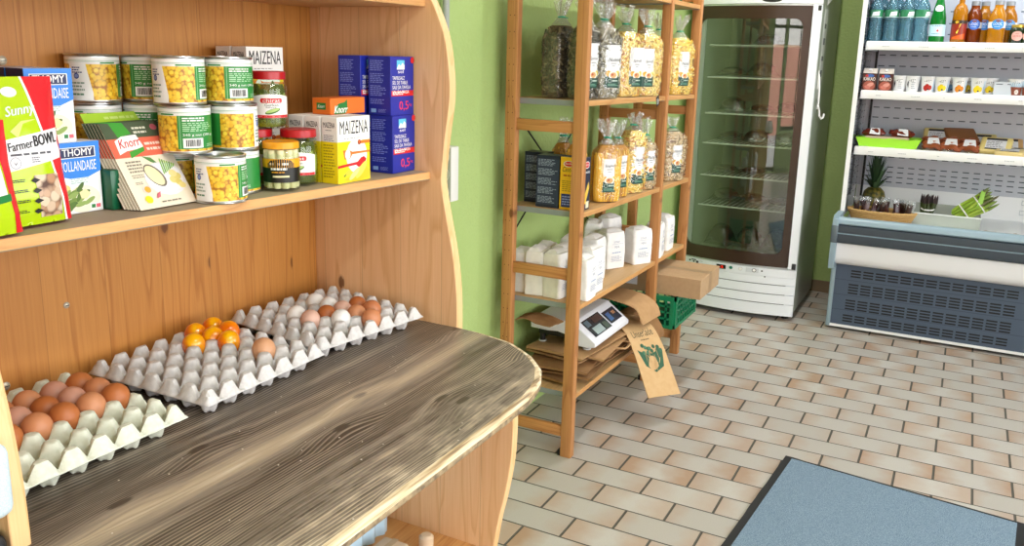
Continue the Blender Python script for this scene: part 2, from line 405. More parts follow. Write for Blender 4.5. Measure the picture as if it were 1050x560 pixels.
# ================================================================== the setting
XW, YB, YF, XR, ZC = -1.45, 5.61, -1.9, 2.5, 2.72
green = plaster('aec67e', 'a4be72')
m = MB(); m.box((-1.7, YF-.2, -.12), (XR+.2, YB+.2, 0), tiles(-.69584, 3.17565, .25, .1261)); struct('floor', m)
m = MB(); m.box((-1.75, YF-.2, -.05), (XW, 2.514, ZC), green); m.box((-1.75, 2.514, -.05), (XW-.03, YB+.2, ZC), green); struct('wall_left', m)
m = MB(); m.box((XW-.03, YB, -.05), (XR+.2, YB+.2, ZC), green); struct('wall_back', m)
m = MB(); m.box((XW-.02, YB-.012, 0), (XR, YB, .075), P('7d6a52', .5)); struct('baseboard_back', m)
m = MB(); m.box((-1.75, YF-.2, ZC), (XR+.2, YB+.2, ZC+.1), plaster('f2f2ee', 'ecece8')); struct('ceiling', m)
offw = plaster('b9c79a', 'b0c08e')
def holed(name, axis, c, a0, a1, holes, thick):
    """wall with rectangular openings: axis 'x' = plane x=c spanning y, 'y' = plane y=c spanning x"""
    m = MB(); xs = sorted({a0, a1, *[h[0] for h in holes], *[h[1] for h in holes]})
    for p, q in zip(xs, xs[1:]):
        hs = [h for h in holes if h[0] < (p+q)/2 < h[1]]
        zs = [(-.05, ZC)] if not hs else [(-.05, hs[0][2]), (hs[0][3], ZC)]
        for z0, z1 in zs:
            if axis == 'x': m.box((c, p, z0), (c+thick, q, z1), offw)
            else: m.box((p, c, z0), (q, c+thick, z1), offw)
    struct(name, m)
WR = [(-1.5, .9, .5, 2.45), (1.2, 3.9, .5, 2.45)]; WF = [(-1.0, -.1, .02, 2.35), (.1, 2.1, .55, 2.35)]
holed('wall_right', 'x', XR, YF-.2, YB+.2, WR, .2); holed('wall_front', 'y', YF-.2, -1.7, XR, WF, .2)
def frame(name, axis, c, h, bars, sash):
    m = MB(); a0, a1, z0, z1 = h; w = .05
    def b(p, q, s, t):
        if axis == 'x': m.box((c, p, s), (c+.06, q, t), sash)
        else: m.box((p, c, s), (q, c+.06, t), sash)
    b(a0, a0+w, z0, z1); b(a1-w, a1, z0, z1); b(a0, a1, z0, z0+w); b(a0, a1, z1-w, z1)
    for k in range(1, bars+1): x = a0+(a1-a0)*k/(bars+1); b(x-.03, x+.03, z0, z1)
    b(a0, a1, z1-.5, z1-.46)
    struct(name, m)
frame('window_1', 'x', XR+.07, WR[0], 1, WHITE); frame('window_2', 'x', XR+.07, WR[1], 1, WHITE)
frame('window_3', 'y', YF-.13, WF[1], 1, P('4a3a30', .5)); frame('door_1', 'y', YF-.13, WF[0], 0, P('4a3a30', .5))
# the street the shop looks onto (seen mirrored in the fridge door)
m = MB(); m.box((-14, -16, -.2), (16, YF-.2, -.13), speck('8d8d8a', 'a2a29e', 6., .9)); m.box((XR+.2, YF-.2, -.2), (16, 14, -.13), speck('8d8d8a', 'a2a29e', 6., .9)); struct('street', m)
t = thing('town_house', 'rendered town house across the street with white windows over a brick ground floor', 'building', (0, -9.5, -.13))
m = MB(); m.box((-9, -3, 1.9), (10, 0, 7.5), P('e9e6e0', .8)); m.build('upper_wall', t)
m = MB(); m.box((-9, -3, 0), (10, 0, 1.9), P('c98f7c', .8)); m.build('ground_floor', t)
m = MB(); m.prism([(-3.3, 7.5), (.3, 7.5), (-1.5, 9)], -9.3, 10.3, lambda a, b, c: (c, a, b), P('8a4a38', .8)); m.build('roof', t)
for x in (-7, -4.6, -2.2, .2, 2.6, 5, 7.4):
    m = MB(); m.box((x, 0, 2.5), (x+1.1, .06, 4.4), P('fbfbfb', .5)); m.box((x+.1, .06, 2.6), (x+.5, .07, 4.3), P('55626a', .2)); m.box((x+.6, .06, 2.6), (x+1., .07, 4.3), P('55626a', .2)); m.build('window', t)

# ceiling tubes, unseen, added as fill; rear one brightens the fridge-cooler gap
for i, (x, y) in enumerate(((.4, .9), (-.64, 3.9))):
    t = thing('fill_tube', ('long white tube light on the ceiling above the entrance', 'long white tube light on the ceiling before the cooler')[i], 'ceiling light', (x, y, ZC-.07))
    m = MB(); m.box((-.09, -.65, .03), (.09, .65, .07), WHITE); m.build('housing', t)
    m = MB(); m.cyl((0, -.6, 0), (0, .6, 0), .02, glow('ffffff', 3.)); m.build('tube', t)

# ================================================================== pine hutch
YL, YR, XB, HC = .584, 1.622, -1.41, .82          # inner faces of the two sides, face of the back, counter height
ZS, ZT = 1.181, 1.544
hutch = thing('pine_hutch', 'pine display cabinet with open shelves above a dark worn counter', 'cabinet')
m = MB(); m.box((XB-.018, YL-.02, .02), (XB, YR+.02, 2.0), wood('z', 'cf9148', '9c5c20', .128, True, .5, 3., 'y', 'x')); m.build('back_panel', hutch)
prof = [(-.93, 0), (-.915, .10), (-.895, .2), (-.88, .289), (-.869, .357), (-.854, .425), (-.841, .504), (-.8365, .57), (-.837, .637), (-.85, .70), (-.88, .791)]
up = [(-.99, .791), (-.992, .9), (-1.004, .997), (-1.022, 1.08), (-1.036, 1.155), (-1.034, 1.2), (-1.026, 1.27), (-1.0155, 1.35), (-1.019, 1.42), (-1.033, 1.49), (-1.065, 1.558), (-1.10, 1.60), (-1.15, 1.64), (-1.22, 1.67), (-1.41, 1.70)]
def smooth(pts, k=4):
    out = []
    for i in range(len(pts)-1):
        p0, p1, p2, p3 = [Vector(pts[max(0, min(len(pts)-1, i+d))]) for d in (-1, 0, 1, 2)]
        for j in range(k):
            s = j/k; out.append(tuple(.5*((2*p1)+(p2-p0)*s+(2*p0-5*p1+4*p2-p3)*s*s+(3*p1-p0-3*p2+p3)*s**3)))
    out.append(tuple(pts[-1])); return out
outline = [(XB, 0)]+smooth(prof)+smooth(up)
pine = wood('z', 'edc496', 'd09a64', .115, True, .48, 1.3, 'x', 'y'); pale = wood('z', 'ecc893', 'd9a566', 0., False, .5, 2.)
for y0, y1 in ((YL-.026, YL), (YR, YR+.026)):
    m = MB(); m.prism(outline, y0, y1, lambda a, b, t_: (a, t_, b), pine, True, pale); o = m.build('side_panel', hutch)
    bv = o.modifiers.new('bevel', 'BEVEL'); bv.width = .002; bv.segments = 2; bv.limit_method = 'ANGLE'
def shelf_mesh(z0, z1, pts, mt, me):
    m = MB(); m.prism(pts, z0, z1, lambda a, b, t_: (a, b, t_), mt, False, me); return m
shelfw = wood('y', 'dfb27c', 'c48f58', 0., False, .5, .4); shelfe = wood('y', 'e0ad70', 'c38850', 0., False, .5, 5.)
o = shelf_mesh(ZS-.019, ZS-.0006, [(XB, YL), (-1.166, YL), (-1.066, YR), (XB, YR)], speck('a3927c', 'b3a288', 9., .7, .1), shelfe).build('shelf', hutch)
o.modifiers.new('bevel', 'BEVEL').width = .002
o = shelf_mesh(ZT, ZT+.019, [(XB, YL), (-1.10, YL), (-1.08, YR), (XB, YR)], shelfw, shelfe).build('shelf', hutch)
o.modifiers.new('bevel', 'BEVEL').width = .002
# counter: outline with rounded front corners, bull-nosed pale edge
ct = [(x_-.003 if x_ < -.7 else x_-.007, y_) if x_ > XB else (x_, y_) for x_, y_ in [(XB, YR+.005), (-.985, YR+.005), (-.93, YR+.002), (-.88, YR-.006), (-.832, YR-.018), (-.79, YR-.045), (-.754, YR-.072), (-.728, YR-.10), (-.704, YR-.128), (-.685, YR-.16), (-.671, YR-.19), (-.659, YR-.235), (-.651, YR-.285), (-.648, YR-.36), (-.648, YR-.6), (-.648, .3), (-.648, .2)]]
def inset(pts, d):
    out = []
    for i, p in enumerate(pts):
        a = Vector(pts[max(0, i-1)]); b = Vector(pts[min(len(pts)-1, i+1)]); t_ = (b-a).normalized(); nrm = Vector((-t_.y, t_.x))
        k = 0 if i == 0 else min(1, i/3)
        out.append((p[0]-nrm.x*d*k, p[1]-nrm.y*d*k))
    return out
m = MB(); q0 = inset(ct, .014); low = [(XB, .2)]
top = q0+low
m.add([(a, b, HC) for a, b in top], [tuple(x) for x in geometry.tessellate_polygon([[Vector((a, b, 0)) for a, b in top]])], worn_top())
rings = [(.014, 0), (.006, -.0012), (.002, -.004), (0, -.008), (.001, -.018), (.006, -.023), (.014, -.026), (.030, -.027)]
lines = [inset(ct, d) for d, _ in rings]
for j in range(len(rings)-1):
    a, b = lines[j], lines[j+1]; n = len(a)
    m.add([(p[0], p[1], HC+rings[j][1]) for p in a]+[(p[0], p[1], HC+rings[j+1][1]) for p in b], [(i, i+1, n+i+1, n+i) for i in range(n-1)], worn_edge() if j < 3 else speck('6b5c48', 'b39c78', 60., .6, .3, (.35, .65), .001), True)
bot = lines[-1]+low
m.add([(a, b, HC-.027) for a, b in bot], [tuple(x) for x in geometry.tessellate_polygon([[Vector((a, b, 0)) for a, b in bot]])], wood('y', 'd8a468', 'b98248', 0., False))
m.build('countertop', hutch, fix=True)
m = MB(); m.box((XB, YL, .253), (-.93, YR, .272), wood('y', 'd9a566', 'b4763a', 0., False)); m.build('shelf', hutch)
for px, py, big in ((68, 313, .006), (6, 396, .0075), (2, 62, .008)):
    p = onx(px, py, XB)
    m = MB(); Mx = Matrix.Translation(p) @ Matrix.Rotation(PI/2, 4, 'Y')
    m.lathe([(big, 0), (big, .001), (big*.7, .003), (big*.3, .0035)], P('c9c2b0', .35, .4), 14, True, Mx); m.box((-.0008, -big*.6, .0034), (.0008, big*.6, .0038), P('3a352c'), Mx); m.build('screw', hutch)

# socket strip and cable duct on the wall behind the hutch
t = thing('socket_block', 'grey three way socket block on the green wall behind the pine cabinet', 'socket', (XW, 2.2525, .99))
m = MB(); m.rbox((0, -.0225, 0), (.062, .0225, .172), P('e4e4df', .5), .004); m.box((.003, -.0237, .004), (.059, -.0225, .168), P('a9adac', .5)); m.build('housing', t)
for k in range(3):
    z = .03+.056*k; m = MB(); fn = lambda a, b, L, z=z: (.032+a, -.0238-L, z+b)
    art(m, fn, [('e', 0, 0, .024, .024, P('dcdedb', .4)), ('e', 0, 0, .0205, .0205, P('9a9e9d', .4)), ('e', 0, 0, .019, .019, P('c9cccb', .4)), ('e', 0, .011, .0028, .0028, BLACK), ('e', -.007, -.001, .0028, .0028, BLACK), ('e', 0, -.011, .0028, .0028, BLACK)]); m.build('socket', t)
m = MB(); m.cyl((XW+.022, 2.255, 1.162), (XW+.022, 2.255, ZC), .011, P('a4aaa6', .5), n=10); tag(m.build('cable_conduit'), 'grey vertical cable pipe running up the wall above the socket block', 'pipe')

# ================================================================== egg trays and eggs
def egg_prof(h, r):
    pr_ = []
    for i in range(15):
        a = PI*i/14; z = -math.cos(a); x = math.sin(a)*(1-.14*z)
        pr_.append((max(x*r, 0), z*h/2))
    return pr_
def tray_mesh(nx, ny, p, mat, seed):
    m_ = .013; amp_up, amp_dn, rim = .0235, .0262, .0275; W, D = nx*p+2*m_, ny*p+2*m_
    def fn(u, v):
        x, y = u*W-m_, v*D-m_
        ex = max(0, -x, x-nx*p); ey = max(0, -y, y-ny*p); e = max(ex, ey)
        fx, fy = abs((x/p+.5) % 1-.5)*2, abs((y/p+.5) % 1-.5)*2          # 0 on a post, 1 half-way
        pk = max(0, min(1, (.96-max(fx, fy)-.20*min(fx, fy))/.56))
        rc = math.hypot(1-fx, 1-fy); cup = max(0, min(1, (1.0-rc)/.50)); cup = cup*cup*(3-2*cup)
        inside = 1 if (0 < x < nx*p and 0 < y < ny*p) else 0
        h = amp_up*pk*max(0, 1-e/.011)-amp_dn*cup*inside
        h += .0009*noise.noise(Vector((x*70, y*70, seed)))
        return (x-nx*p/2, y-ny*p/2, rim+h)
    mb = MB(); mb.grid(fn, nx*11+6, ny*11+6, mat)
    return mb
def egg_tray(label, mat, seed, corner, ang, nx=6, ny=6, p=.0465):
    """corner = near front corner of the rim, ang = turn of the front edge away from +Y"""
    w, d = nx*p+.026, ny*p+.026
    ca, sa = math.cos(ang), math.sin(ang)
    yv = Vector((sa, ca, 0)); xv = Vector((ca, -sa, 0))     # yv along the front edge, xv out of the cabinet
    c = Vector((corner[0], corner[1], HC))+yv*(d/2)-xv*(w/2)
    t = thing('egg_tray', label, 'egg tray', c, -ang)
    o = tray_mesh(nx, ny, p, mat, seed).build('moulded_sheet', t); sd = o.modifiers.new('thickness', 'SOLIDIFY'); sd.thickness = .0016; sd.offset = 1
    cells = [c+xv*((i+.5)*p-nx*p/2)+yv*((j+.5)*p-ny*p/2) for i in range(nx) for j in range(ny)]
    return cells, (xv, yv, c, p)
pulpg = speck('c9c7c6', 'd8d6d4', 120., .95, .4, (.35, .65), .001); pulpw = speck('d3d8c6', 'dfe3d4', 120., .95, .4, (.35, .65), .001)
cellsA, _ = egg_tray('pale greenish egg tray nearest the cabinet end, holding big brown eggs', pulpw, 1., (-1.075, .607), 0.)
cellsB, _ = egg_tray('grey egg tray in the middle of the counter, with orange eggs and one brown egg', pulpg, 2., (-1.078, .957), -.01)
cellsC, _ = egg_tray('grey egg tray set askew in the far corner of the counter, with mixed eggs', pulpg, 3., (-1.100, 1.272), .155)
eggproto = {}
used = set()
def egg(px, py, cells, mat, label, group, rise=.047, h=.058, r=.0222, tilt=(0, 0)):
    q = onz(px, py, HC+rise)
    if cells is None: c = cellsA[NEAR.pop(0)]
    else:
        free = [c for c in cells if tuple(round(x, 4) for x in c) not in used]
        c = min(free, key=lambda c: (c.xy-q.xy).length); used.add(tuple(round(x, 4) for x in c))
    k = (mat.name, h)
    if k not in eggproto:
        m = MB(); m.lathe(egg_prof(h, r), mat, 28, True, None, False); o = m.build('egg'); eggproto[k] = o.data
    else: o = bpy.data.objects.new('egg', eggproto[k]); COL.objects.link(o)
    o.location = (c.x, c.y, HC+.0425); o.rotation_euler = (PI+tilt[0], tilt[1], px*.7)
    tag(o, label, 'egg', group)
br, rb, dk = egg_mat('c98a62', 'b9734a'), egg_mat('cf9c86', 'c08a74'), egg_mat('bd7340', 'ac6232')
near = [(79, 386, dk, 'back row, farthest from the cabinet end'), (96, 390, br, 'second row, farthest from the cabinet end'), (116, 402, dk, 'front row, farthest from the cabinet end'),
        (52, 399, rb, 'back row, second from the far end'), (69, 404, rb, 'second row, second from the far end'), (89, 412, br, 'front row, second from the far end'),
        (24, 408, br, 'back row, third from the far end'), (38, 415, dk, 'second row, third from the far end'), (61, 423, dk, 'front row, third from the far end'),
        (11, 424, br, 'back row, beside the screw cap'), (28, 430, rb, 'second row, next to the cabinet side'), (48, 441, br, 'front row, second from the cabinet side'),
        (21, 449, dk, 'front row, against the cabinet side')]
NEAR = [6*i+j for j in (5, 4, 3, 2) for i in (1, 2, 3)]+[6*3+1]
names = {br: 'light brown', rb: 'pinkish brown', dk: 'deep brown'}
for px, py, mt, w in near:
    egg(px, py, None, mt, 'big %s egg in the greenish tray, %s' % (names[mt], w), 'brown eggs in the greenish tray', .052, .060, .0232, (R.uniform(-.1, .1), R.uniform(-.1, .1)))
for px, py, w in ((195, 352, 'alone at the near end of the group'), (213, 343, 'second from the near end, in the back'), (231, 334, 'rearmost, nearest the back panel'), (230, 347, 'between the lone one and the foremost'), (252, 339, 'right behind the foremost one'), (249, 350, 'foremost of the cluster')):
    egg(px, py, cellsB, dyed_egg(), 'shiny orange dyed egg in the grey tray, %s' % w, 'orange dyed eggs', .047, .057, .0222, (R.uniform(-.15, .15), R.uniform(-.3, .3)))
egg(285, 357, cellsB, egg_mat('d3a17c', 'cd976f'), 'single light brown egg standing apart in the grey middle tray', None, .05, .060, .0228)
wh = egg_mat('eceae6', 'e2e2e0'); pk = egg_mat('d8b2a0', 'cfa693')
for px, py, mt, w in ((303, 321, wh, 'white egg in the far tray, first by the back panel'), (317, 311, wh, 'white egg in the far tray, rearmost of the whites'), (332, 314, wh, 'white egg in the far tray, between the pink ones behind'), (317, 326, pk, 'pale pink egg in the far tray beside the first white egg'), (330, 328, dk, 'brown egg in the far tray beside the frontmost white egg'), (347, 332, wh, 'white egg in the far tray, frontmost of the whites'),
                      (347, 320, pk, 'pale pink egg in the far tray behind the front white egg'), (363, 324, br, 'tan egg in the far tray, middle of the brown four'), (363, 313, dk, 'dark brown egg in the far tray, rearmost of the brown four'), (378, 318, br, 'speckled tan egg in the far tray, behind the front tan egg'), (378, 331, br, 'tan egg in the far tray, frontmost of the brown four')):
    egg(px, py, cellsC, mt, w, 'mixed eggs in the far tray', .046, .056, .0218)

# under the counter: ridged tub and a carton; beside the cabinet: a paper-towel pack and a dark bag
ZL = .272
t = thing('storage_tub', 'bluish ridged plastic tub standing under the counter', 'tub', (-1.270, 1.31, ZL+.0006))
blue = P('b9d6ea', .22)
m = MB(); W2, D2, H2 = .29, .115, .40
def tubw(u, v):     # rounded rectangle walked at even pace, vertical ribs on every wall
    r = .02; segs = [(D2, -W2+r, 0, 1, 2*(W2-r)), (D2-r, W2, -1, 0, 2*(D2-r)), (-D2, W2-r, 0, -1, 2*(W2-r)), (-D2+r, -W2, 1, 0, 2*(D2-r))]
    tot = sum(q[4] for q in segs); d = (u % 1)*tot
    for x, y, dx, dy, L in segs:
        if d <= L: break
        d -= L
    rib = .006*math.cos((d-L/2)*2*PI/.05)*(1 if .02 < d < L-.02 else .3)
    x, y = x+dx*d, y+dy*d
    return (x+(rib if dx == 0 else 0)*(1 if x > 0 else -1), (y+(rib if dy == 0 else 0)*(1 if y > 0 else -1))*(.97+.03*v), H2*v)
m.grid(tubw, 240, 3, blue, True, True); m.add([tubw(i/240, .004) for i in range(240)], [tuple(range(240))], blue); m.build('ribbed_wall', t)
m = MB(); m.tube([(1.02*tubw(i/60, 1)[0], 1.01*tubw(i/60, 1)[1], H2) for i in range(60)], .006, blue, 6, True); m.build('rim', t)
m = MB(); m.rbox((-1.115, 1.42, ZL+.0006), (-1.045, 1.505, ZL+.032), P('cdb596', .8), .006); m.box((-1.09, 1.4195, ZL+.0315), (-1.075, 1.5055, ZL+.0325), P('b79d7a', .7)); tag(m.build('small_carton'), 'small beige carton with a tape strip under the counter', 'carton')
m = MB(); m.lathe([(.016, 0), (.018, .002), (.018, .028), (.012, .034), (.001, .035)], P('d9c3a6', .6), 16); o = m.build('paper_roll'); o.location = (-1.03, 1.555, ZL+.0006); tag(o, 'small beige paper roll beside the carton under the counter', 'paper roll')
# ================================================================== groceries on the hutch shelf
GREEN, DGREEN, RED, NAVY = P('2f8f3a', .35), P('124a30', .35), P('cf1f26', .35), P('1b2f86', .35)
YEL, ORG = P('f4d51c', .4), P('e2671c', .4)
corn = kernels('f9d84a', 'e9b020', 'a8680f', 150., .35)
def cyl_fn(r): return lambda u, v, L: ((r+L)*math.sin(u), -(r+L)*math.cos(u), v)   # u in radians, 0 faces -Y, grows to the right
# --- sweetcorn cans
CR, CH = .0425, .083
can = thing('corn_can', '-', 'can', (0, 0, 0), 0, 'sweetcorn cans')
m = MB(); tin = P('c9cccf', .28, 1.)
m.lathe([(0.0400, .0008), (0.0442, 0), (0.0449, .0015), (0.0442, .003), (0.0435, .0035), (0.0433, .079), (0.0442, .0796), (0.0449, .081), (0.0442, .083), (0.0411, .083), (0.0400, .0795)], tin, 36, True)
m.lathe([(.034, .0797), (.033, .0792), (.030, .0797), (.001, .0797)], tin, 30, True, None, False)
m.add([(.008, -.012, .081), (.018, -.004, .081), (.012, .008, .081), (.002, 0, .081)], [(0, 1, 2, 3)], tin); m.build('tin_body', can)
m = MB(); fn = cyl_fn(.0436); D = math.radians; arcs = .09
pw = P('f4f4f2', .35); lg = P('a7d3a6', .4)
z0, z1 = .0045, .078
m.grid(lambda u, v: fn(2*PI*u, z0+(z1-z0)*v, 0), 48, 1, pw, True, True)
a0 = -70      # start of the white panel
A = lambda d: D(a0+d)
it = []
for s_, e_ in ((38, 112), (275, 360)): it.append(('r', A(s_), .0052, A(e_), .066, corn))
it += [('p', [(A(0), .0052), (A(52), .0052), (A(52), .017), (A(40), .066), (A(0), .066)], pw), ('r', A(52), .0052, A(56), .016, corn)]
it += [('r', A(112), .0052, A(275), .0665, corn), ('r', A(112), .009, A(275), .0665, P('2e8a3c', .35)), ('r', A(117), .009, A(118), .0665, lg),
       ('r', 0, .0715, 2*PI, .0722, P('6aa678', .4)), ('r', 0, .0695, 2*PI, .0699, P('9ab8a4', .4)), ('r', A(70), .067, A(105), .0695, P('2e8a3c', .35)),
       ('e', A(18), .046, .11, .005, NAVY), ('e', A(18), .046, .085, .0032, P('7f93cc', .4)), ('bl', A(8), .05, A(34), .062, P('35407c', .4), 3), ('bl', A(4), .02, A(40), .037, P('8aa090', .4), 3), ('bl', A(6), .012, A(46), .018, P('5d8a68', .4), 1),
       ('bl', A(123), .056, A(180), .064, WHITE, 2), ('bl', A(123), .039, A(200), .055, lg, 5), ('t', '340 g net (285 g)', A(123), .0305, D(76), .005, WHITE, .02),
       ('r', A(123), .011, A(168), .0275, pw), ('bar', A(125), .012, A(166), .0268), ('bl', A(178), .012, A(210), .018, lg, 2)]
art(m, fn, it, arcs); m.build('paper_label', can)
cans = [  # x, y, level, turn (deg, which part of the wrap faces us), label
 (-1.150, 1.079, 0, -2, 'corn can in the front of the bottom row, white panel and green back text'),
 (-1.203, 1.166, 0, -102, 'bottom row corn can turned to its green side, right behind the front one'),
 (-1.262, 1.085, 0, -10, 'bottom row corn can half hidden by the seasoning sachets'),
 (-1.345, 1.050, 0, 0, 'bottom row corn can at the back, under the others'),
 (-1.364, 0.962, 0, 0, 'bottom row corn can deepest in the corner behind the sachets'),
 (-1.215, 1.064, 1, -59, 'middle row corn can showing corn then the green panel with bar code'),
 (-1.196, 1.158, 1, 125, 'middle row corn can beside the gherkin jars, white panel at its edge'),
 (-1.318, 1.075, 1, -102, 'middle row corn can mostly hidden, green side out, behind the sachets'),
 (-1.364, 0.998, 1, -60, 'middle row corn can behind the lime green packet'),
 (-1.364, 1.000, 2, 16, 'top row corn can nearest the snack bags, white panel with blue badge'),
 (-1.330, 1.086, 2, -82, 'top row corn can with wide green panel, second from the snack bags'),
 (-1.226, 1.066, 2, -6, 'top row corn can between the wide green one and the starch box'),
 (-1.206, 1.160, 2, -50, 'top row corn can in front of the tall white starch box'),
]
for i, (x, y, l, a, lb) in enumerate(cans):
    face = math.degrees(math.atan2(x, y))          # turn so the wrap angle is counted from the camera's side
    rz = D(-face + a - 0)
    if i == 0: can.location = (x, y, ZS); can.rotation_euler.z = rz; can['label'] = lb
    else: dup(can, (x, y, ZS+l*CH), rz, lb)
# --- jars
GL = glass('eef5ee', .0, .9)
def jar(r, h, lidm, content, cm, labelitems, name, label, loc, rz, group, lidr=None, liquid=None, lz=(.02, .06)):
    t = thing(name, label, 'jar', loc, rz, group); lr = lidr or r*.93
    m = MB(); m.lathe([(r*.86, 0), (r*.98, .003), (r, .008), (r, h*.68), (r*.97, h*.74), (r*.84, h*.82), (lr*.95, h*.84), (lr*.95, h*.97)], GL, 30, True, None, False); m.build('glass', t)
    m = MB(); m.lathe([(lr*.99, h*.86), (lr*1.02, h*.865), (lr*1.02, h*.985), (lr*.97, h), (lr*.85, h*.992), (0.001, h*.99)], lidm, 30, True); m.build('lid', t)
    m = MB(); content(m, r, h); m.build('contents', t)
    if liquid:
        m = MB(); m.lathe([(r*.80, .004), (r*.9, .008), (r*.9, h*.66), (r*.78, h*.78), (.001, h*.785)], liquid, 24, True); m.build('brine', t)
    m = MB(); fn = cyl_fn(r*1.006); labelitems(m, fn); m.build('paper_label', t)
    return t
pick = [P(c, .3) for c in ('7d8a2c', '8f9a38', '6c7a26', '9aa446')]
def gherkins(m, r, h):
    q = random.Random(3)
    for k in range(12):
        a = 2*PI*k/12+q.uniform(-.1, .1); hh = q.uniform(.42, .6)*h; z = .006+q.random()*(h*.76-hh)
        m.blob((r*.74*math.cos(a), r*.74*math.sin(a), z+hh/2), (r*.235, r*.235, hh/2), q.choice(pick), 2, .12)
def gh_label(m, fn):
    m.grid(lambda u, v: fn(-1.15+2.3*u, .022+(.040+.006*math.sin(PI*u))*v, 0), 20, 2, P('f1efec', .4))
    art(m, fn, [('r', -1.1, .0222, 1.1, .0275, RED), ('bl', -.8, .0235, .8, .0262, WHITE, 1), ('r', -.5, .051, .5, .060, RED), ('e', -.5, .0555, .08, .0045, RED), ('e', .5, .0555, .08, .0045, RED), ('t', 'chirat', -.46, .0525, .92, .0065, WHITE, .03), ('t', 'Gurken', -.36, .044, .72, .0058, P('3a3a3a', .5), 0., .2), ('bl', -.3, .0405, .3, .043, P('8a8a8a', .5), 1), ('e', .05, .035, .40, .0048, P('3f6b1f', .4), .01), ('e', .05, .0362, .36, .0030, P('a9c66a', .4), .01)], .12)
JH = .111
j1 = jar(.0372, JH, P('b3131c', .3), gherkins, None, gh_label, 'gherkin_jar', 'red lidded gherkin jar between the orange lidded jar and the starch carton', (-1.172, 1.305, ZS), .55, 'gherkin jars', None, tinted('a9b25a', .1, .75))
dup(j1, (-1.238, 1.252, ZS), .2, 'gherkin jar with red lid, its front hidden by the yellow lidded jar')
dup(j1, (-1.225, 1.280, ZS+JH), .95, 'gherkin jar standing on top of the other red lidded jars')
onion = P('e9dfb0', .35)
def palm(m, r, h):
    q = random.Random(5)
    for lay in (0, 1):
        for k in range(10):
            a = 2*PI*k/10+lay*.3; z = .006+lay*h*.40
            m.lathe([(r*.21, 0), (r*.24, .004), (r*.24, h*.36), (r*.2, h*.38)], onion, 10, True, Matrix.Translation((r*.72*math.cos(a), r*.72*math.sin(a), z)))
def pl_label(m, fn):
    m.grid(lambda u, v: fn(-1.5+3*u, .018+.045*v, 0), 26, 1, P('15130f', .35)); gold = P('efa81c', .35)
    art(m, fn, [('r', -1.5, .046, 1.5, .063, gold), ('p', [(-.75, .046), (.75, .046), (.75, .054), (.55, .060), (0, .063), (-.55, .060), (-.75, .054)], P('15130f', .35)), ('bl', -.6, .0495, .6, .0575, WHITE, 1), ('bl', -.55, .040, .55, .048, WHITE, 1), ('bl', -.5, .036, .5, .0395, gold, 1), ('r', -.45, .028, .45, .0315, P('e8dcae', .4))], .12)
j2 = jar(.0345, .094, P('f0a318', .35), palm, None, pl_label, 'preserve_jar', 'jar of pale vegetable pieces with orange lid and black label, at the shelf front', (-1.150, 1.231, ZS), .72, 'orange lidded jars', .0335)
dup(j2, (-1.222, 1.198+.022-.0, ZS) if False else (-1.285, 1.215, ZS), .4, 'orange lidded jar standing deep behind the front one')
# --- cartons: front looks out of the cabinet
def carton(name, label, cat, front, side, x1, y0, z, d, w, h, base, group=None, bev=.0012, rz=0.):
    t = thing(name, label, cat, (x1-d/2, y0+w/2, z), rz, group)
    m = MB(); m.rbox((-d/2, -w/2, 0), (d/2, w/2, h), base, bev, 1)
    art(m, face_front(d/2, -w/2), front); art(m, face_side(-w/2, -d/2), side); m.build('carton', t)
    return t
cream = P('f6f4ee', .5); mz = P('f7dc12', .45); ink = P('16151a', .5); oran = P('ea7a1e', .45)
w, h, d = .105, .134, .040
fr = [('r', 0, 0, w, h*.63, mz), ('r', 0, h*.63, w, h, P('fbfaf6', .5)), ('t', 'MAIZENA', .008, h*.74, w-.014, .027, ink, .02), ('bl', .02, h*.66, w-.018, h*.685, P('9a9a9a', .5), 1), ('e', w*.58, h*.40, .034, .036, P('fbfaf6', .5)),
      ('r', w*.70, h*.575, w, h*.625, oran), ('e', w*.66, h*.60, .0055, .0055, P('a33c1c', .5)), ('t', '9', w*.64, h*.58, .004, .006, oran, .03),
      ('p', [(.016, h*.50), (w*.34, h*.50), (w*.44, h*.465), (w, h*.46), (w, h*.43), (w*.44, h*.425), (w*.36, h*.36), (w*.2, h*.36)], oran), ('e', w*.30, h*.43, .0085, .0105, P('fbfaf6', .5)),
      ('p', [(0, h*.275), (0, h*.235), (w*.55, h*.255), (w*.62, h*.22), (w*.72, h*.215), (w*.84, h*.27), (w*.88, h*.33), (w*.80, h*.375), (w*.70, h*.355), (w*.60, h*.30)], RED),
      ('p', [(w*.15, .006), (w*.45, .001), (w*.97, .004), (w*.98, h*.16), (w*.86, h*.245), (w*.70, h*.235), (w*.48, h*.13)], P('f3c722', .5)), ('e', w*.72, h*.17, .008, .024, P('ffe25c', .5), -.85), ('e', w*.5, h*.12, .006, .020, P('fbe98a', .5), -1.0), ('p', [(w*.12, h*.12), (w*.32, h*.2), (w*.42, h*.15), (w*.3, h*.1)], P('f0d040', .5)), ('p', [(w*.15, h*.105), (w*.25, h*.145), (w*.21, h*.09)], P('5c9a2c', .5))]
sd = [('r', 0, 0, d, h*.63, mz), ('t', 'MAIZENA', .005, h*.84, d-.011, .011, ink, .02), ('bl', .010, h*.79, d-.012, h*.815, P('8a8a8a', .5), 1), ('bl', .006, h*.64, d-.006, h*.74, P('8d8da0', .5), 4), ('bl', .004, h*.08, d-.006, h*.6, P('b59a10', .5), 12)]
mzb = carton('starch_box', 'yellow and white starch carton with red and orange spoons, at the shelf front', 'carton', fr, sd, -1.106, 1.345, ZS, d, w, h, P('f4f2ee', .55), 'starch cartons')
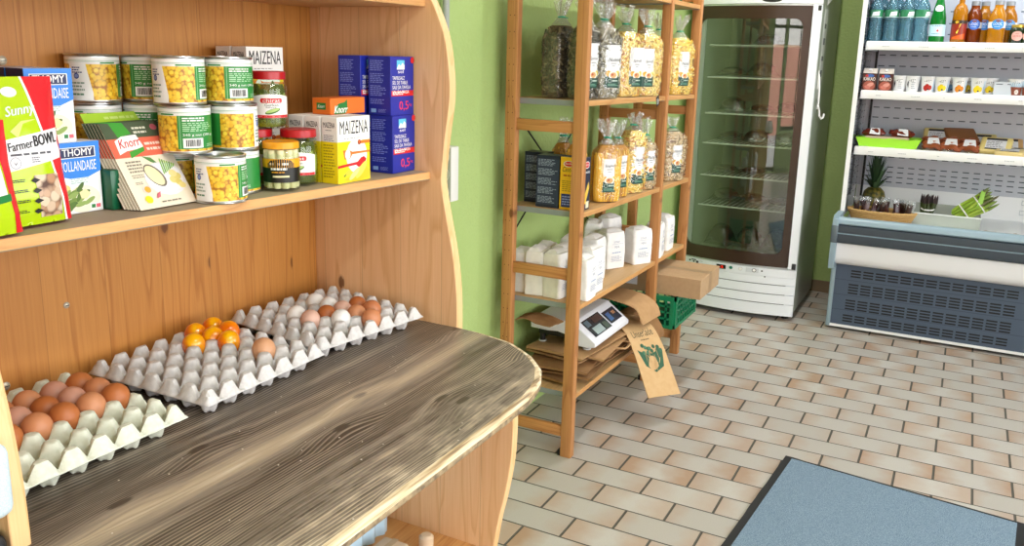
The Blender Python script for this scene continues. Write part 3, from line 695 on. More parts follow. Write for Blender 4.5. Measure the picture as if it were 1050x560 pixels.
for x, lb in ((-1.150, 'starch carton directly behind the front one, narrow white side showing'), (-1.194, 'starch carton third from the shelf front, partly behind the gherkin jar')): dup(mzb, (x-d/2, 1.345+w/2, ZS), 0, lb)
for x, z, lb in ((-1.300, ZS, 'starch carton at the back, carrying another one'), (-1.345, ZS, 'rearmost starch carton of the lower layer against the back panel'), (-1.300, ZS+h, 'starch carton raised at the back whose white front shows above the top gherkin jar'), (-1.345, ZS+h, 'rearmost raised starch carton, only its grey side visible over the cans')): dup(mzb, (x-d/2, 1.302+w/2, z), 0, lb)
w, h, d = .115, .034, .048
kg = P('1f7a34', .4)
leaf = [(.012, .001), (.014, .014), (.026, .022), (.046, .025), (.054, .031), (.056, .008), (.048, .001)]
carton('dumpling_box', 'flat orange carton with a green leaf emblem lying on the starch cartons', 'carton', [('p', leaf, kg), ('t', 'Knorr', .012, .003, .042, .015, WHITE, .06, .25)], [('r', .012, .010, .036, .024, kg), ('t', 'Knorr', .015, .0135, .018, .007, WHITE, .03, .2)], -1.158, 1.388, ZS+.1342, d, w, h, P('e2701e', .5))
w, h, d = .085, .1275, .062
blue = P('1d2a9c', .4); lb_ = P('7f8fe0', .5); sky = P('5fc4ea', .4)
fr = [('r', .022, h-.026, .050, h-.008, sky), ('p', [(.022, h-.026), (.030, h-.016), (.036, h-.021), (.043, h-.013), (.050, h-.019), (.050, h-.028), (.022, h-.028)], WHITE), ('t', 'sel', .026, h-.036, .02, .007, WHITE, .03)]
for k, s_ in enumerate(('TAFELSALZ', 'SEL DE TABLE', 'SALE DA TAVOLA', 'SAL DA MAISA')): fr.append(('t', s_, .006, h-.050-.010*k, (.044, .055, .066, .06)[k], .0075, WHITE, .03))
fr += [('r', .002, .042, w-.002, .054, RED), ('bl', .006, .044, w*.6, .0525, WHITE, 2), ('t', '0,5', .030, .009, .034, .022, P('ee3a4e', .4), .015), ('t', 'kg', .066, .018, .010, .008, P('ee3a4e', .4)), ('e', w-.006, h-.008, .007, .007, RED)]
sd = [('bl', .006, h-.032, d-.012, h-.008, lb_, 6), ('bl', .006, h-.058, d-.012, h-.036, lb_, 6), ('bl', .006, h-.086, d-.012, h-.062, lb_, 6), ('bl', .006, .024, d-.014, .036, lb_, 3), ('r', .008, .006, .022, .014, P('8fb8ea', .4)), ('bl', .028, .006, d-.008, .014, lb_, 3)]
salt = carton('salt_box', 'dark blue salt carton at the shelf front, lower of the front two', 'carton', fr, sd, -1.107, 1.5345, ZS, d, w, h, blue, 'salt cartons')
dup(salt, (-1.107-d/2-.002, 1.5345+w/2-.002, ZS+h), -.02, 'dark blue salt carton stacked on the front one')
dup(salt, (-1.180-d/2, 1.520+w/2, ZS), 0, 'dark blue salt carton behind, lower of the rear two')
dup(salt, (-1.182-d/2, 1.520+w/2, ZS+h), 0, 'dark blue salt carton stacked at the rear')
# sauce cartons
w, h, d = .078, .114, .042
tb = P('1f7fe0', .35); asp = P('8aa05c', .5); nav = P('101c50', .35)
def sauce(name, label, x1, y0, z, word, group):
    fr = [('p', [(0, h*.56), (w*.3, h*.50), (w*.7, h*.50), (w, h*.58), (w, h), (0, h)], tb), ('r', .008, h*.78, w-.008, h*.93, WHITE), ('r', .0095, h*.79, w-.0095, h*.92, nav), ('t', 'THOMY', .013, h*.81, w-.026, .0115, WHITE, .04), ('t', word, .006, h*.60, w-.014, .016, WHITE, .0),
          ('bl', w*.3, h*.42, w*.8, h*.5, P('a9c8c0', .5), 3), ('e', w*.18, h*.36, .008, .007, P('ecd27a', .5)), ('e', w*.55, h*.2, .030, .022, P('efe8d2', .5)), ('r', w*.7, .004, w*.95, .014, WHITE), ('r', w*.72, .006, w*.81, .012, kg), ('r', w*.83, .006, w*.93, .012, P('e06070', .4))]
    q = random.Random(4)
    for k in range(16): fr.append(('e', w*q.uniform(.18, .84), h*q.uniform(.11, .36), .011, .0038, P(q.choice(('6f8c3a', '56762c', '8fa858', '4c6a2c')), .5), q.uniform(.2, 1.2)))
    fr.append(('p', [(w*.46, h*.3), (w*.6, h*.34), (w*.72, h*.27), (w*.62, h*.20), (w*.5, h*.21)], P('efe0a8', .5)))
    return carton(name, label, 'carton', fr, [('bl', .006, .02, d-.006, h*.8, P('4a5a8c', .5), 9)], x1, y0, z, d, w, h, P('eef2f4', .5), group)
sc = sauce('sauce_carton', 'sauce carton with asparagus picture, standing on the shelf behind the lime snack bag', -1.236, .828, ZS, 'HOLLANDAISE', 'sauce cartons')
for c in list(sc.children): pass
m = MB(); m.box((-.0212, -.0392, .0), (-.0208+.0418, -.0388, .114), nav); o = m.build('side_flap', sc)
dup(sc, (-1.246-d/2, .742+w/2, ZS), 0, 'lower sauce carton hidden behind the lime snack bag, carrying another')
dup(sc, (-1.245-d/2, .797+w/2, ZS+h), 0, 'raised sauce carton showing its blue top above the lime snack bag')
dup(sc, (-1.291-d/2, .797+w/2, ZS+h), 0, 'sauce carton right behind the raised one, narrow navy side visible')
dup(sc, (-1.337-d/2, .797+w/2, ZS+h), 0, 'rearmost raised sauce carton near the screw in the back panel')
dup(sc, (-1.298-d/2, .742+w/2, ZS), 0, 'sauce carton in the lower layer, second from the back panel')
dup(sc, (-1.344-d/2, .742+w/2, ZS), 0, 'sauce carton in the lower layer against the back panel')
m = MB(); m.rbox((-1.262, .908, ZS+.0003), (-1.216, .9245, ZS+.066), P('0f5a3a', .3), .002); tag(m.build('green_carton'), 'small dark green carton beside the sauce carton, behind the sachets', 'carton')
# --- leaning seasoning sachets
def sachet(label, x, y, lean, group, arts, base, w=.116, h=.162):
    t = thing('seasoning_sachet', label, 'sachet', (x, y, ZS+.0016), 0, group); t.rotation_euler = (0, -lean, 0)
    m = MB(); th = .0014
    def s_(u, v, sgn): b = th*(.35+.65*(1-abs(2*u-1)**3)*(1-abs(2*v-1)**4)); return (sgn*b, (u-.5)*w, v*h)
    m.grid(lambda u, v: s_(u, v, 1), 10, 12, base); m.grid(lambda u, v: s_(u, v, -1), 10, 12, P('d8cdb8', .5))
    for e in (0, 1): m.grid(lambda u, v: s_(e, v, 2*u-1), 1, 12, P('8a7a5c', .5))
    m.grid(lambda u, v: s_(u, 1, 2*v-1), 10, 1, P('b9a98c', .5)); m.grid(lambda u, v: s_(u, 0, 2*v-1), 10, 1, P('b9a98c', .5))
    art(m, lambda u, v, L: (th+L, u-w/2, v), arts); m.build('sachet', t); return t
w, h = .116, .162; sal = P('dc6a52', .45); olv = P('4c5a44', .45); gr2 = P('3f9a36', .45)
fr = [('r', 0, h-.030, w, h, olv), ('r', 0, h-.066, w, h-.030, sal), ('p', [(.018, h), (.044, h), (.052, h-.022), (.024, h-.028)], gr2), ('p', [(.030, h-.068), (.062, h-.056), (.064, h-.047), (.032, h-.056)], gr2), ('p', [(.012, h-.060), (.014, h-.034), (.030, h-.026), (.060, h-.024), (.064, h-.048), (.048, h-.052), (.028, h-.054)], WHITE), ('t', 'Knorr', .018, h-.049, .042, .017, P('c8202c', .4), .025, .2, .10),
      ('bl', .058, h-.024, w-.022, h-.008, P('d8d8c8', .5), 2), ('bl', .068, h-.058, w-.004, h-.038, P('f3d8cc', .5), 2), ('e', w-.014, h-.012, .007, .006, P('c06070', .5)), ('p', [(.05, h-.066), (.062, h-.078), (.078, h-.086), (.066, h-.07)], P('5c8a4c', .5)),
      ('bl', .014, h-.096, .046, h-.072, P('8c8474', .5), 4), ('bl', .014, h-.106, .040, h-.098, P('a59c8a', .5), 2), ('e', .075, .050, .040, .032, P('e4e2e8', .4)), ('e', .077, .052, .034, .027, P('f3f1f2', .4)), ('e', .058, .058, .015, .024, P('6f665c', .4), .5), ('e', .057, .058, .0125, .021, P('ece3b6', .4), .5),
      ('e', .090, .046, .008, .007, P('ead98a', .4)), ('e', .100, .052, .008, .007, P('e6d57e', .4)), ('e', .094, .058, .008, .007, P('f0e09a', .4)), ('e', .098, .040, .007, .006, P('e2cf74', .4)), ('e', .102, .034, .007, .006, P('ead98a', .4))]
for k in range(7): fr.append(('r', .076+.004*k, .058+.002*k, .0785+.004*k, .088-.002*k, P(('78b43c', '5f9a2c', '93c654')[k % 3], .45), .004))
fr += [('e', .030, .034, .009, .008, P('dcd6d0', .4)), ('e', .030, .034, .006, .006, P('e3a83c', .4)), ('e', .024, .016, .007, .007, P('e9e22c', .4)), ('p', [(.040, .016), (.044, .024), (.052, .028), (.048, .018)], P('cf6a78', .5)), ('bl', .014, .044, .034, .050, P('a59c8a', .5), 2), ('bl', .046, .006, .1, .011, P('8c8474', .5), 1)]
sx = -1.172
for k, lb in enumerate(('foremost seasoning sachet, its picture of sauce and vegetables in full view', 'seasoning sachet right behind the foremost one', 'third seasoning sachet in the leaning stack', 'fourth seasoning sachet in the leaning stack', 'fifth seasoning sachet in the leaning stack', 'rearmost cream seasoning sachet, against the lime packet')):
    if k == 0: s0 = sachet(lb, sx, .984, math.radians(34), 'leaning seasoning sachets', fr, P('ede2cc', .45))
    else: o = dup(s0, (sx-.0056*k, .984-.0018*k, ZS+.0016), 0, lb, (0, -math.radians(34), 0))
w, h = .126, .180
lime = P('a4cc3a', .4)
fr = [('p', [(.02, h-.058), (.04, h-.03), (.075, h-.02), (.088, h-.06), (.05, h-.07)], P('3f8f3c', .4)), ('p', [(0, h-.05), (.012, h-.03), (.03, h-.07), (0, h-.08)], P('d8ecd8', .4)), ('bl', .04, h-.016, .11, h-.006, P('c4de7a', .5), 1)]
g0 = sachet('lime green seasoning packet leaning behind the cream sachets', -1.2065, .990, math.radians(34), None, fr, lime, .126, .180)
g0.name = 'seasoning_packet'
# --- snack pouches
def pouch(name, label, x, y0, w, h, T, lean, arts, base, back, rz=0., wav=.004):
    t = thing(name, label, 'snack bag', (x, y0+w/2, ZS+T*math.sin(lean)+.0008), rz); t.rotation_euler = (0, -lean, rz)
    def prof(u, v):
        b = T*(max(0, 1-abs(2*u-1)**3.2))**.6*(1-v**3)*(.55+.45*min(1, v*6)) if v < 1 else 0
        return b+.0012+wav*.35*noise.noise(Vector((u*5, v*7, w*9)))*(1-abs(2*v-1)**6)
    wd = lambda v: w*(1-.05*math.sin(PI*v))
    def fr_(u, v, L=0): return (prof(u, v)+L, (u-.5)*wd(v), v*h)
    m = MB(); m.grid(lambda u, v: fr_(u, v), 28, 36, base); m.grid(lambda u, v: (-prof(u, v), (u-.5)*wd(v), v*h), 20, 24, back)
    m.grid(lambda u, v: ((2*v-1)*prof(u, 0), (u-.5)*wd(0), 0), 20, 4, back)
    for e in (0, 1): m.grid(lambda u, v: ((2*u-1)*prof(e, v), (e-.5)*wd(v), v*h), 1, 24, back)
    # print as finely cut strips so that it follows the bulge
    def dense(items):
        out = []
        for it in items:
            if it[0] == 'r' and len(it) == 6:
                _, u0, v0, u1, v1, mt = it; nu, nv = max(1, int((u1-u0)/.006)), max(1, int((v1-v0)/.006))
                m.grid(lambda a, b: fr_((u0+(u1-u0)*a)/w, (v0+(v1-v0)*b)/h, .0004), nu, nv, mt)
            elif it[0] == 'g':      # free patch: (fn(a,b)->u,v)
                m.grid(lambda a, b, f_=it[1]: fr_(f_(a, b)[0]/w, f_(a, b)[1]/h, it[4] if len(it) > 4 else .0006), it[3][0], it[3][1], it[2])
            else: out.append(it)
        art(m, lambda u, v, L: fr_(u/w, v/h, L+.0010), out)
    dense(arts); m.build('pouch', t); return t
limeb = P('b4d40e', .22); redb = P('d8202c', .22); nuts = kernels('b98a6a', 'e6d8c0', '5a3a2c', 75., .4)
w, h = .152, .215
fr = [('g', lambda a, b: (w-(.012+.034*b)*(1-a), h*b), redb, (8, 30), .0005), ('g', lambda a, b: (w-(.012+.034*b)-.004+.004*a, h*b), WHITE, (1, 30), .0007),
      ('g', lambda a, b: (w-.100+.092*a+.002*math.sin(9*b), .080+.045*b+.014*a), P('e8e8ee', .3), (14, 10), .0009), ('g', lambda a, b: (w-.058+.036*a-.006*b*(1-a), .010+.062*b), nuts, (10, 14), .0008),
      ('e', w-.072, h-.022, .012, .0075, WHITE), ('t', 'Sunny', w-.088, h-.062, .046, .019, P('e4ebe4', .3), .06, .25, .12), ('p', [(w-.086, h-.078), (w-.066, h-.064), (w-.04, h-.062), (w-.064, h-.068), (w-.076, h-.088)], P('d8e07c', .4)),
      ('t', 'Farmer', w-.095, .108, .040, .0125, ink, .06, 0, .12), ('t', 'BOWL', w-.053, .113, .040, .016, ink, .10, 0, .12), ('bl', w-.094, .1005, w-.014, .1065, P('55555c', .5), 1), ('e', w-.088, .092, .0085, .0085, P('9a9aa2', .5)), ('e', w-.088, .092, .0074, .0074, P('e8e8ee', .4)), ('p', [(w-.092, .095), (w-.088, .088), (w-.083, .096), (w-.088, .091)], P('77777f', .5)), ('bl', w-.062, .090, w-.044, .099, P('77777f', .5), 3)]
for k in range(4): fr += [('bl', w-.100, .064-.015*k, w-.072, .069-.015*k, ink, 2), ('p', [(w-.070, .065-.015*k), (w-.064, .069-.015*k), (w-.055, .065-.015*k), (w-.064, .061-.015*k)], ink)]
pouch('snack_pouch', 'lime green snack pouch with red side and a white name panel', -1.203, .672, w, h, .024, .10, fr, limeb, redb)
w, h = .125, .158
fr = [('g', lambda a, b: (w-(.015+.014*b*b)*(1-a), h*b), redb, (6, 24), .0006), ('g', lambda a, b: (w*.25+(w*.75-.019-.008*b)*a, .050+.088*b), P('f0f0ea', .3), (10, 12), .0006), ('g', lambda a, b: (w*.25+(w*.75-.014)*a, .038+.010*b+.008*a), P('1e7a3a', .3), (10, 2), .0008)]
pouch('snack_pouch', 'snack bag cut off by the photo edge, with white panel, green band and red side', -1.165, .599, w, h, .018, .12, fr, limeb, redb, .05)
# --- on the outer face of the cabinet end
t = thing('tissue_pack', 'light blue dotted pack hanging on the outside of the cabinet end', 'tissue pack', (-.99, YL-.026, .955))
m = MB(); m.rbox((-.06, -.045, -.07), (.030, -.003, .025), speck('c4dbe8', 'd8e8f0', 500., .5, .1), .014, 3); m.build('pack', t)
m = MB(); m.tube([(-.02, 0, .035), (-.02, -.02, .038), (-.02, -.02, .024)], .0022, STEEL); m.build('hook', t)
t = thing('dark_pouch', 'black pouch on a hook at the outside of the cabinet end, in the bottom corner', 'pouch', (-1.0, YL-.026, .86))
m = MB(); m.rbox((-.06, -.04, -.10), (.016, -.003, -.008), P('17181c', .5), .014, 3); m.build('pouch_body', t)
m = MB(); m.tube([(-.02, 0, .008), (-.02, -.02, .011), (-.02, -.02, -.009)], .0022, BLACK); m.build('hook', t)
# ================================================================== slatted pine rack along the left wall
XP0, XP1, XK0, XK1 = -1.172, -1.130, -1.434, -1.392       # front posts, rear posts (x ranges)
FR = [(2.656, 2.690), (3.530, 3.564), (3.962, 3.996)]      # the three end frames (y ranges)
rack = thing('pine_rack', 'tall open pine shelving rack full of pasta and flour against the green wall', 'shelf rack')
postw = wood('z', 'c98f58', '985c30', 0., True, .5, 4.); rungw = wood('x', 'cb9056', '9c5f30', 0., False, .5, 6.)
for f, (y0, y1) in enumerate(FR):
    for x0, x1 in ((XP0, XP1), (XK0, XK1)):
        m = MB(); m.rbox((x0, y0, 0), (x1, y1, 2.26), postw, .0025, 2)
        if x0 == XK0:
            for k in range(34):
                for u in (.3, .7): m.box((x0+(x1-x0)*u-.0016, y0-.0004, .2+.055*k), (x0+(x1-x0)*u+.0016, y0+.0005, .2032+.055*k), P('4a2c12'))
        m.build('post', rack)
    for z in (.095, .69, 1.207, 1.72, 2.2):
        if (f < 2 and z > .1) or z != .69:
            m = MB(); m.rbox((XK1, y0+.008, z-.02), (XP0, y0+.026, z+.02), rungw, .002); m.build('rung', rack)
zA = lambda y: 1.299-.0135*(y-2.7)
zB = lambda y: .914-.019*(y-2.7)
zC = lambda y: .578-.0105*(y-2.7)
zD = lambda y: .240-.013*(y-2.7)
zE = lambda y: 1.685
zG = lambda y: .252
boardm = wood('y', 'cda878', 'b08a5c', 0., False, .55, 2.); boarde = wood('y', 'd3a064', 'b57c42', 0., False, .5, 8.)
for zf, bays in ((zA, (0, 1)), (zB, (0, 1)), (zC, (0, 1)), (zD, (0,)), (zE, (0, 1)), (zG, (1,))):
    for b in bays:
        y0, y1 = FR[b][1]+.002, FR[b+1][0]-.002; th = .019
        m = MB(); c = [(XK0+.004, y0), (XP1-.004, y0), (XP1-.004, y1), (XK0+.004, y1)]
        vs = [(x, y, zf(y)-th) for x, y in c]+[(x, y, zf(y)) for x, y in c]
        m.add(vs, [(4, 5, 6, 7), (3, 2, 1, 0)], boardm); m.add(vs, [(0, 1, 5, 4), (1, 2, 6, 5), (2, 3, 7, 6), (3, 0, 4, 7)], boarde)
        o = m.build('shelf_board', rack); o.modifiers.new('bevel', 'BEVEL').width = .0015
        for ye, s_ in ((y0, 1), (y1, -1)):
            m = MB(); m.box((XK0+.006, min(ye, ye+.014*s_)-.001*s_, zf(ye)-th-.002), (XP1-.010, max(ye, ye+.014*s_)-.001*s_, zf(ye)-.001), P('9298a0', .4, .3)); m.build('shelf_rail', rack)
rod = P('1c1e22', .4, .5)
for a, b in (((2.70, 1.275), (3.52, .70)), ((2.70, .76), (3.52, 1.31))):
    m = MB(); m.cyl((XK0-.006, a[0], a[1]), (XK0-.006, b[0], b[1]), .0032, rod, n=6); m.build('brace_rod', rack)
for x0 in (XP0,):
    for y0, y1 in FR[:2]:
        m = MB(); m.box((x0-.012, y0+.004, .0), (x0+.006, y0+.03, .022), BLACK); m.build('foot_clip', rack)
t = onx(674, 104, XP1-.003)
m = MB(); m.box((0, -.016, -.034), (.0012, .016, .006), P('1a1a1c', .5)); art(m, lambda u, v, L: (.0012+L, u, v), [('bl', -.012, -.028, .012, -.002, WHITE, 3)])
o = m.build('price_tag'); o.location = (XP1-.0035, t.y, zA(t.y)-.004); o.rotation_euler = (.35, 0, 0); tag(o, 'small black price tag clipped to the upper rack shelf edge', 'price tag')

# --- pasta in cello bags
def noodle_sets(kind):
    return {'dark': ('3a3226', ['2f2a20', '6a5c44', '857656', '403826']), 'grey': ('8d8466', ['6e6750', 'a89f80', 'c4bb9c', '57513c']), 'yellow': ('dba22c', ['fbd14e', 'ffe47a', 'e8b232', 'fff0a6']),
            'light': ('d6a83e', ['fadc70', 'ffeca0', 'eec650', 'd49650']), 'mix': ('7a5834', ['c9a777', 'e2cfa6', '7a5232', 'b98d5c']), 'nest': ('d8a236', ['fbd866', 'efc24c', 'ffeca0']), 'spag': ('c0821a', ['fcc835', 'efb42a', 'fdd85c'])}[kind]
CELLO = film('ffffff', .10, .03, .07, 55., 1.)
NECK = film('ffffff', .30, .16, .10, 90., 1.)
def pasta_bag(label, kind, x, y, z, w=.105, d=.072, h=.235, neck=.085, rz=0., style='curl', group=None, cards=True, script='Tagliatelle', seed=0, cx=.0, tilt=0.):
    q = random.Random(seed*13+5)
    t = thing('pasta_bag', label, 'pasta bag', (x, y, z), rz, group)
    if tilt: t.rotation_euler = (0, tilt, rz)
    ph = seed*1.7
    def body(a, v, k=1.):     # closed cross section; front = +X
        a = 2*PI*a; c, s_ = math.cos(a), math.sin(a); e = .45
        px, py = abs(c)**e*(1 if c > 0 else -1), abs(s_)**e*(1 if s_ > 0 else -1)
        sq = (1-.10*(1-min(1, v*9)))*(1 if v < .80 else math.cos((v-.80)/.20*1.30)**.55)
        n_ = 1+.065*noise.noise(Vector((c*1.2+ph, s_*1.2, v*4)))
        return Vector((px*d/2*sq*n_*k, py*w/2*sq*n_*k, v*h))
    base, cols = noodle_sets(kind); mats = [P(c, .42) for c in cols]
    bmat = P(base, .5) if style == 'spag' else kernels(cols[0], cols[1], {'dark': '14100a', 'grey': '3a3426', 'mix': '4a3018'}.get(kind, '94601a'), 120., .45)
    m = MB(); m.grid(lambda u, v: body(u, v*.985+.003, .955), 28, 18, bmat, True, True)
    m.add([body(i/28, .003, .955) for i in range(28)], [tuple(range(28))], bmat)
    if style == 'spag':
        for k in range(50):
            a = k/50+q.uniform(-.006, .006); top = q.uniform(.80, .93)
            m.tube([body(a+q.uniform(-.01, .01), .01+(top-.01)*j/4, .975) for j in range(5)], .0031, q.choice(mats), 4)
    else:
        N = {'curl': 300, 'nest': 170, 'mix': 300}[style]
        for k in range(N):
            a, v = q.random(), q.uniform(.01, .95)
            p = body(a, v, .97); L = {'curl': .016, 'nest': .034, 'mix': .011}[style]*q.uniform(.7, 1.3); rr = {'curl': .0034, 'nest': .0026, 'mix': .0036}[style]
            th = q.uniform(0, PI) if style != 'nest' else q.uniform(-.5, .5)
            tg = (body(a+.01, v, .97)-p).normalized(); up_ = Vector((0, 0, 1)); nn = tg.cross(up_)
            dr = tg*math.cos(th)+up_*math.sin(th); sd_ = nn.cross(dr)
            bend = q.uniform(-.5, .5)*L
            pts = []
            for j in range(4):
                s_ = j/3-.5; pp = p+dr*(s_*L)+sd_*(bend*(s_*s_*4-1)*.5)
                vv = min(.97, max(.008, pp.z/h)); pts.append(pp+nn*q.uniform(-.0008, .0016))
                pts[-1].z = max(.003, pts[-1].z)
            m.tube(pts, rr, q.choice(mats), 4)
    o = m.build('pasta', t, fix=False); o['kind'] = 'stuff'
    def filmf(u, v):
        if v < .74:
            vv = v/.74; p = body(u, vv*.99+.001, 1.045)
            p.z = max(.0012, p.z); return p
        s_ = (v-.74)/.26; a = 2*PI*u
        top = body(u, .991, 1.045); gather = .010+.003*math.sin(9*a)
        if s_ < .42:
            k = s_/.42; r = 1-k; p = Vector((top.x*r+gather*math.cos(a)*k, top.y*r+gather*math.sin(a)*k, h+neck*.30*k)); return p
        k = (s_-.42)/.58; rr = gather+(.016+.012*math.sin(5*a+ph)+.008*math.sin(11*a))*k**.8
        return Vector((rr*math.cos(a)*.8+.010*k*math.sin(ph), rr*math.sin(a)+.012*k*math.cos(ph), h+neck*(.30+.70*k*(1+.25*math.sin(4*a+ph)))))
    m = MB(); m.grid(lambda u, v: filmf(u, v*.74), 40, 22, CELLO, True, True); m.grid(lambda u, v: filmf(u, .74+.26*v), 40, 14, NECK, True, True); film_ = m.build('cello_film', t, fix=False)
    m = MB(); m.tube([(.0125*math.cos(2*PI*i/10), .0125*math.sin(2*PI*i/10), h+neck*.31) for i in range(10)], .0028, P('2fae86', .4), 5, True); m.cyl((.012, 0, h+neck*.31), (.022, .008, h+neck*.27), .0018, P('2fae86', .4), n=5); m.build('twist_tie', film_)
    if cards:
        cw, ch = (.076, .150) if h > .24 else (.062, .125)
        m = MB(); xx = d/2*1.10
        fnc = lambda u, v, L: (xx+L-.35*(u*u)/.058, u+cx, .038+v)
        m.grid(lambda a, b: fnc((a-.5)*cw, b*ch, 0), 8, 2, P('f0f1f4', .45))
        oc = P('f0b43a', .5)
        art(m, fnc, [('r', -cw/2, 0, cw/2, .040, P('12463a', .45)), ('e', -.020, .050, .011, .010, oc), ('e', .020, .050, .011, .010, P('e9d24a', .5)), ('e', 0, .044, .020, .016, P('f6f2ea', .45)), ('e', 0, .044, .014, .010, P('d9a66a', .5)), ('e', -.004, .046, .005, .004, P('b8503a', .5)), ('r', -cw/2, 0, cw/2, .034, P('12463a', .45)),
              ('t', script, -.022, .092, .044, .013, P('26262c', .5), .015, .35), ('bl', -.012, .083, .014, .088, P('7a7a80', .5), 1), ('bl', -.008, .074, .008, .079, P('9a9aa0', .5), 1), ('e', -.014, .024, .007, .007, P('dfe8e0', .5)), ('e', -.014, .024, .006, .006, P('12463a', .45)), ('bl', -.004, .020, .022, .029, P('cfe0d6', .5), 1), ('bl', -.022, .006, .022, .015, P('7fb09a', .5), 2)], .008)
        m.build('paper_card', t)
    return t
YA = lambda px, X, z=1.35: onx(px, 80, X).y
bags = [('dark green noodle bag at the near end of the upper rack shelf', 'dark', -1.292, 2.795, 'curl', 'Spinat', .0), ('dark noodle bag behind the near front post, card half hidden', 'dark', -1.185, 2.765, 'curl', 'Spinat', .0),
        ('silvery grey noodle bag just right of the near front post, top knot tallest', 'grey', -1.185, 2.925, 'curl', 'Nudeln', .02), ('narrow golden noodle bag between the grey one and the corkscrew bags', 'yellow', -1.235, 3.06, 'nest', 'Nudeln', -.005),
        ('golden corkscrew pasta bag, the left of the two beside the middle post', 'light', -1.215, 3.225, 'curl', 'Spirelli', .022), ('golden corkscrew pasta bag touching the middle post', 'light', -1.186, 3.395, 'curl', 'Spirelli', -.03),
        ('noodle bag half hidden right behind the middle post', 'yellow', -1.225, 3.66, 'curl', 'Nüdeli', .0), ('wide noodle bag on the upper shelf by the fridge', 'yellow', -1.182, 3.82, 'nest', 'Nüdeli', .0),
        ]
for k, (lb, kd, x, y, st, sc_, cx) in enumerate(bags):
    pasta_bag(lb, kd, x, y, zA(y)+.0030, (.145, .11, .13, .115, .128, .128, .12, .15, .12, .14)[k], (.088, .075, .08, .085, .095, .095, .085, .088, .09, .09)[k], .250, .085, (-.1, -.3, -.55, -.5, -.42, -.42, -.5, -.42, 0, 0)[k], st, 'pasta bags on the upper shelf', k not in (0, 9), sc_, k+1, cx)
bagsB = [('spaghetti bag with a large white card, beside the navy pasta cartons', 'spag', -1.175, 2.985, 'spag', 'Spaghetti', .105, .07, .215, .080, -.75), ('second spaghetti bag, narrow, right behind the first', 'spag', -1.190, 3.135, 'spag', 'Spaghetti', .095, .07, .205, .08, -.4),
         ('tall yellow spiral noodle bag behind the spaghetti', 'light', -1.185, 3.29, 'nest', 'Nudeln', .11, .085, .255, .06, -.4), ('brown and cream mixed pasta bag against the middle post', 'mix', -1.180, 3.425, 'mix', 'Müscheli', .11, .08, .20, .09, -.4),
         ('brown pasta bag alone in the far bay of the rack', 'mix', -1.180, 3.80, 'nest', 'Nüdeli', .14, .085, .225, .055, -.45), ('pasta bag behind the navy cartons, only its top showing', 'spag', -1.33, 2.93, 'spag', 'Spaghetti', .10, .06, .215, .08, 0.), ('spaghetti bag behind the near front post, above the yellow carton', 'spag', -1.245, 2.865, 'spag', 'Spaghetti', .09, .06, .22, .08, 0.)]
for k, (lb, kd, x, y, st, sc_, w, d, h, nk, rz) in enumerate(bagsB):
    pasta_bag(lb, kd, x, y, zB(y)+.0032, w, d, h, nk, rz, st, 'pasta bags on the middle shelf', k < 5, sc_, k+21)
m = MB(); m.lathe([(.030, 0), (.032, .004), (.032, .05), (.02, .075), (.011, .085), (.011, .10)], P('1f5a3a', .2), 18); m.lathe([(.013, .098), (.013, .112), (.001, .112)], P('d8b23a', .3), 14)
o = m.build('small_bottle'); o.location = (-1.20, 3.78, zE(3.78)+.0008); tag(o, 'small green bottle at the very top edge on the highest rack shelf', 'bottle')

# --- lasagne / cannelloni cartons
nv = P('141a38', .35); ny = P('f2c01a', .4); ltx = P('8f9cb4', .5)
w, d, h = .062, .088, .186
fr = [('e', w*.5, h*.86, .021, .013, WHITE), ('e', w*.5, h*.86, .018, .0105, RED), ('t', 'Barilla', w*.5-.014, h*.845, .028, .007, WHITE, .02), ('t', 'Cannelloni', .006, h*.70, .050, .010, WHITE, .01, .2), ('p', [(.01, .03), (.02, .06), (.05, .1), (.056, .075), (.035, .04), (.03, .02)], P('f0c850', .45)), ('p', [(.006, .012), (.02, .02), (.03, .06), (.012, .045)], P('e5a92a', .45)), ('r', .03, .006, .056, .03, P('e8e0c4', .5))]
sdk = [('r', 0, 0, d, h, P('27304e', .4)), ('r', 0, h-.012, d, h, nv), ('r', 0, 0, d, .010, nv)]+[('bl', .006, .016+.033*k, d-.006, .041+.033*k, ltx, 5) for k in range(5)]
sdy = [('r', 0, 0, d, h, ny), ('e', d*.35, h*.87, .020, .011, WHITE), ('e', d*.35, h*.87, .017, .009, RED), ('t', 'Barilla', d*.35-.013, h*.86, .026, .006, WHITE, .02), ('t', 'Cannelloni', .006, h*.72, d*.75, .018, P('3a2a1a', .5), .0, .25), ('bl', .012, h*.62, d*.85, h*.68, P('b04a1a', .5), 1), ('bl', .008, h*.34, d*.8, h*.56, P('b08a10', .5), 6), ('r', .006, .008, d-.010, h*.30, P('202a78', .45)), ('bl', .010, .014, d*.7, h*.27, P('8f9ce0', .5), 4)]
def pbox(label, s_, base, x0, y0, d=d):
    return carton('pasta_carton', label, 'carton', fr, s_, x0+d, y0, zB(y0)+.0005, d, w, h, base, 'pasta cartons')
pbox('navy pasta carton with grey printed back, at the near end of the middle shelf', sdk, nv, -1.330, 2.712)
pbox('yellow flanked pasta carton behind the near front post', sdy, nv, -1.237, 2.712)
pbox('darkest pasta carton set back by the wall on the middle shelf', sdk, P('0e0f16', .4), -1.418, 2.79)

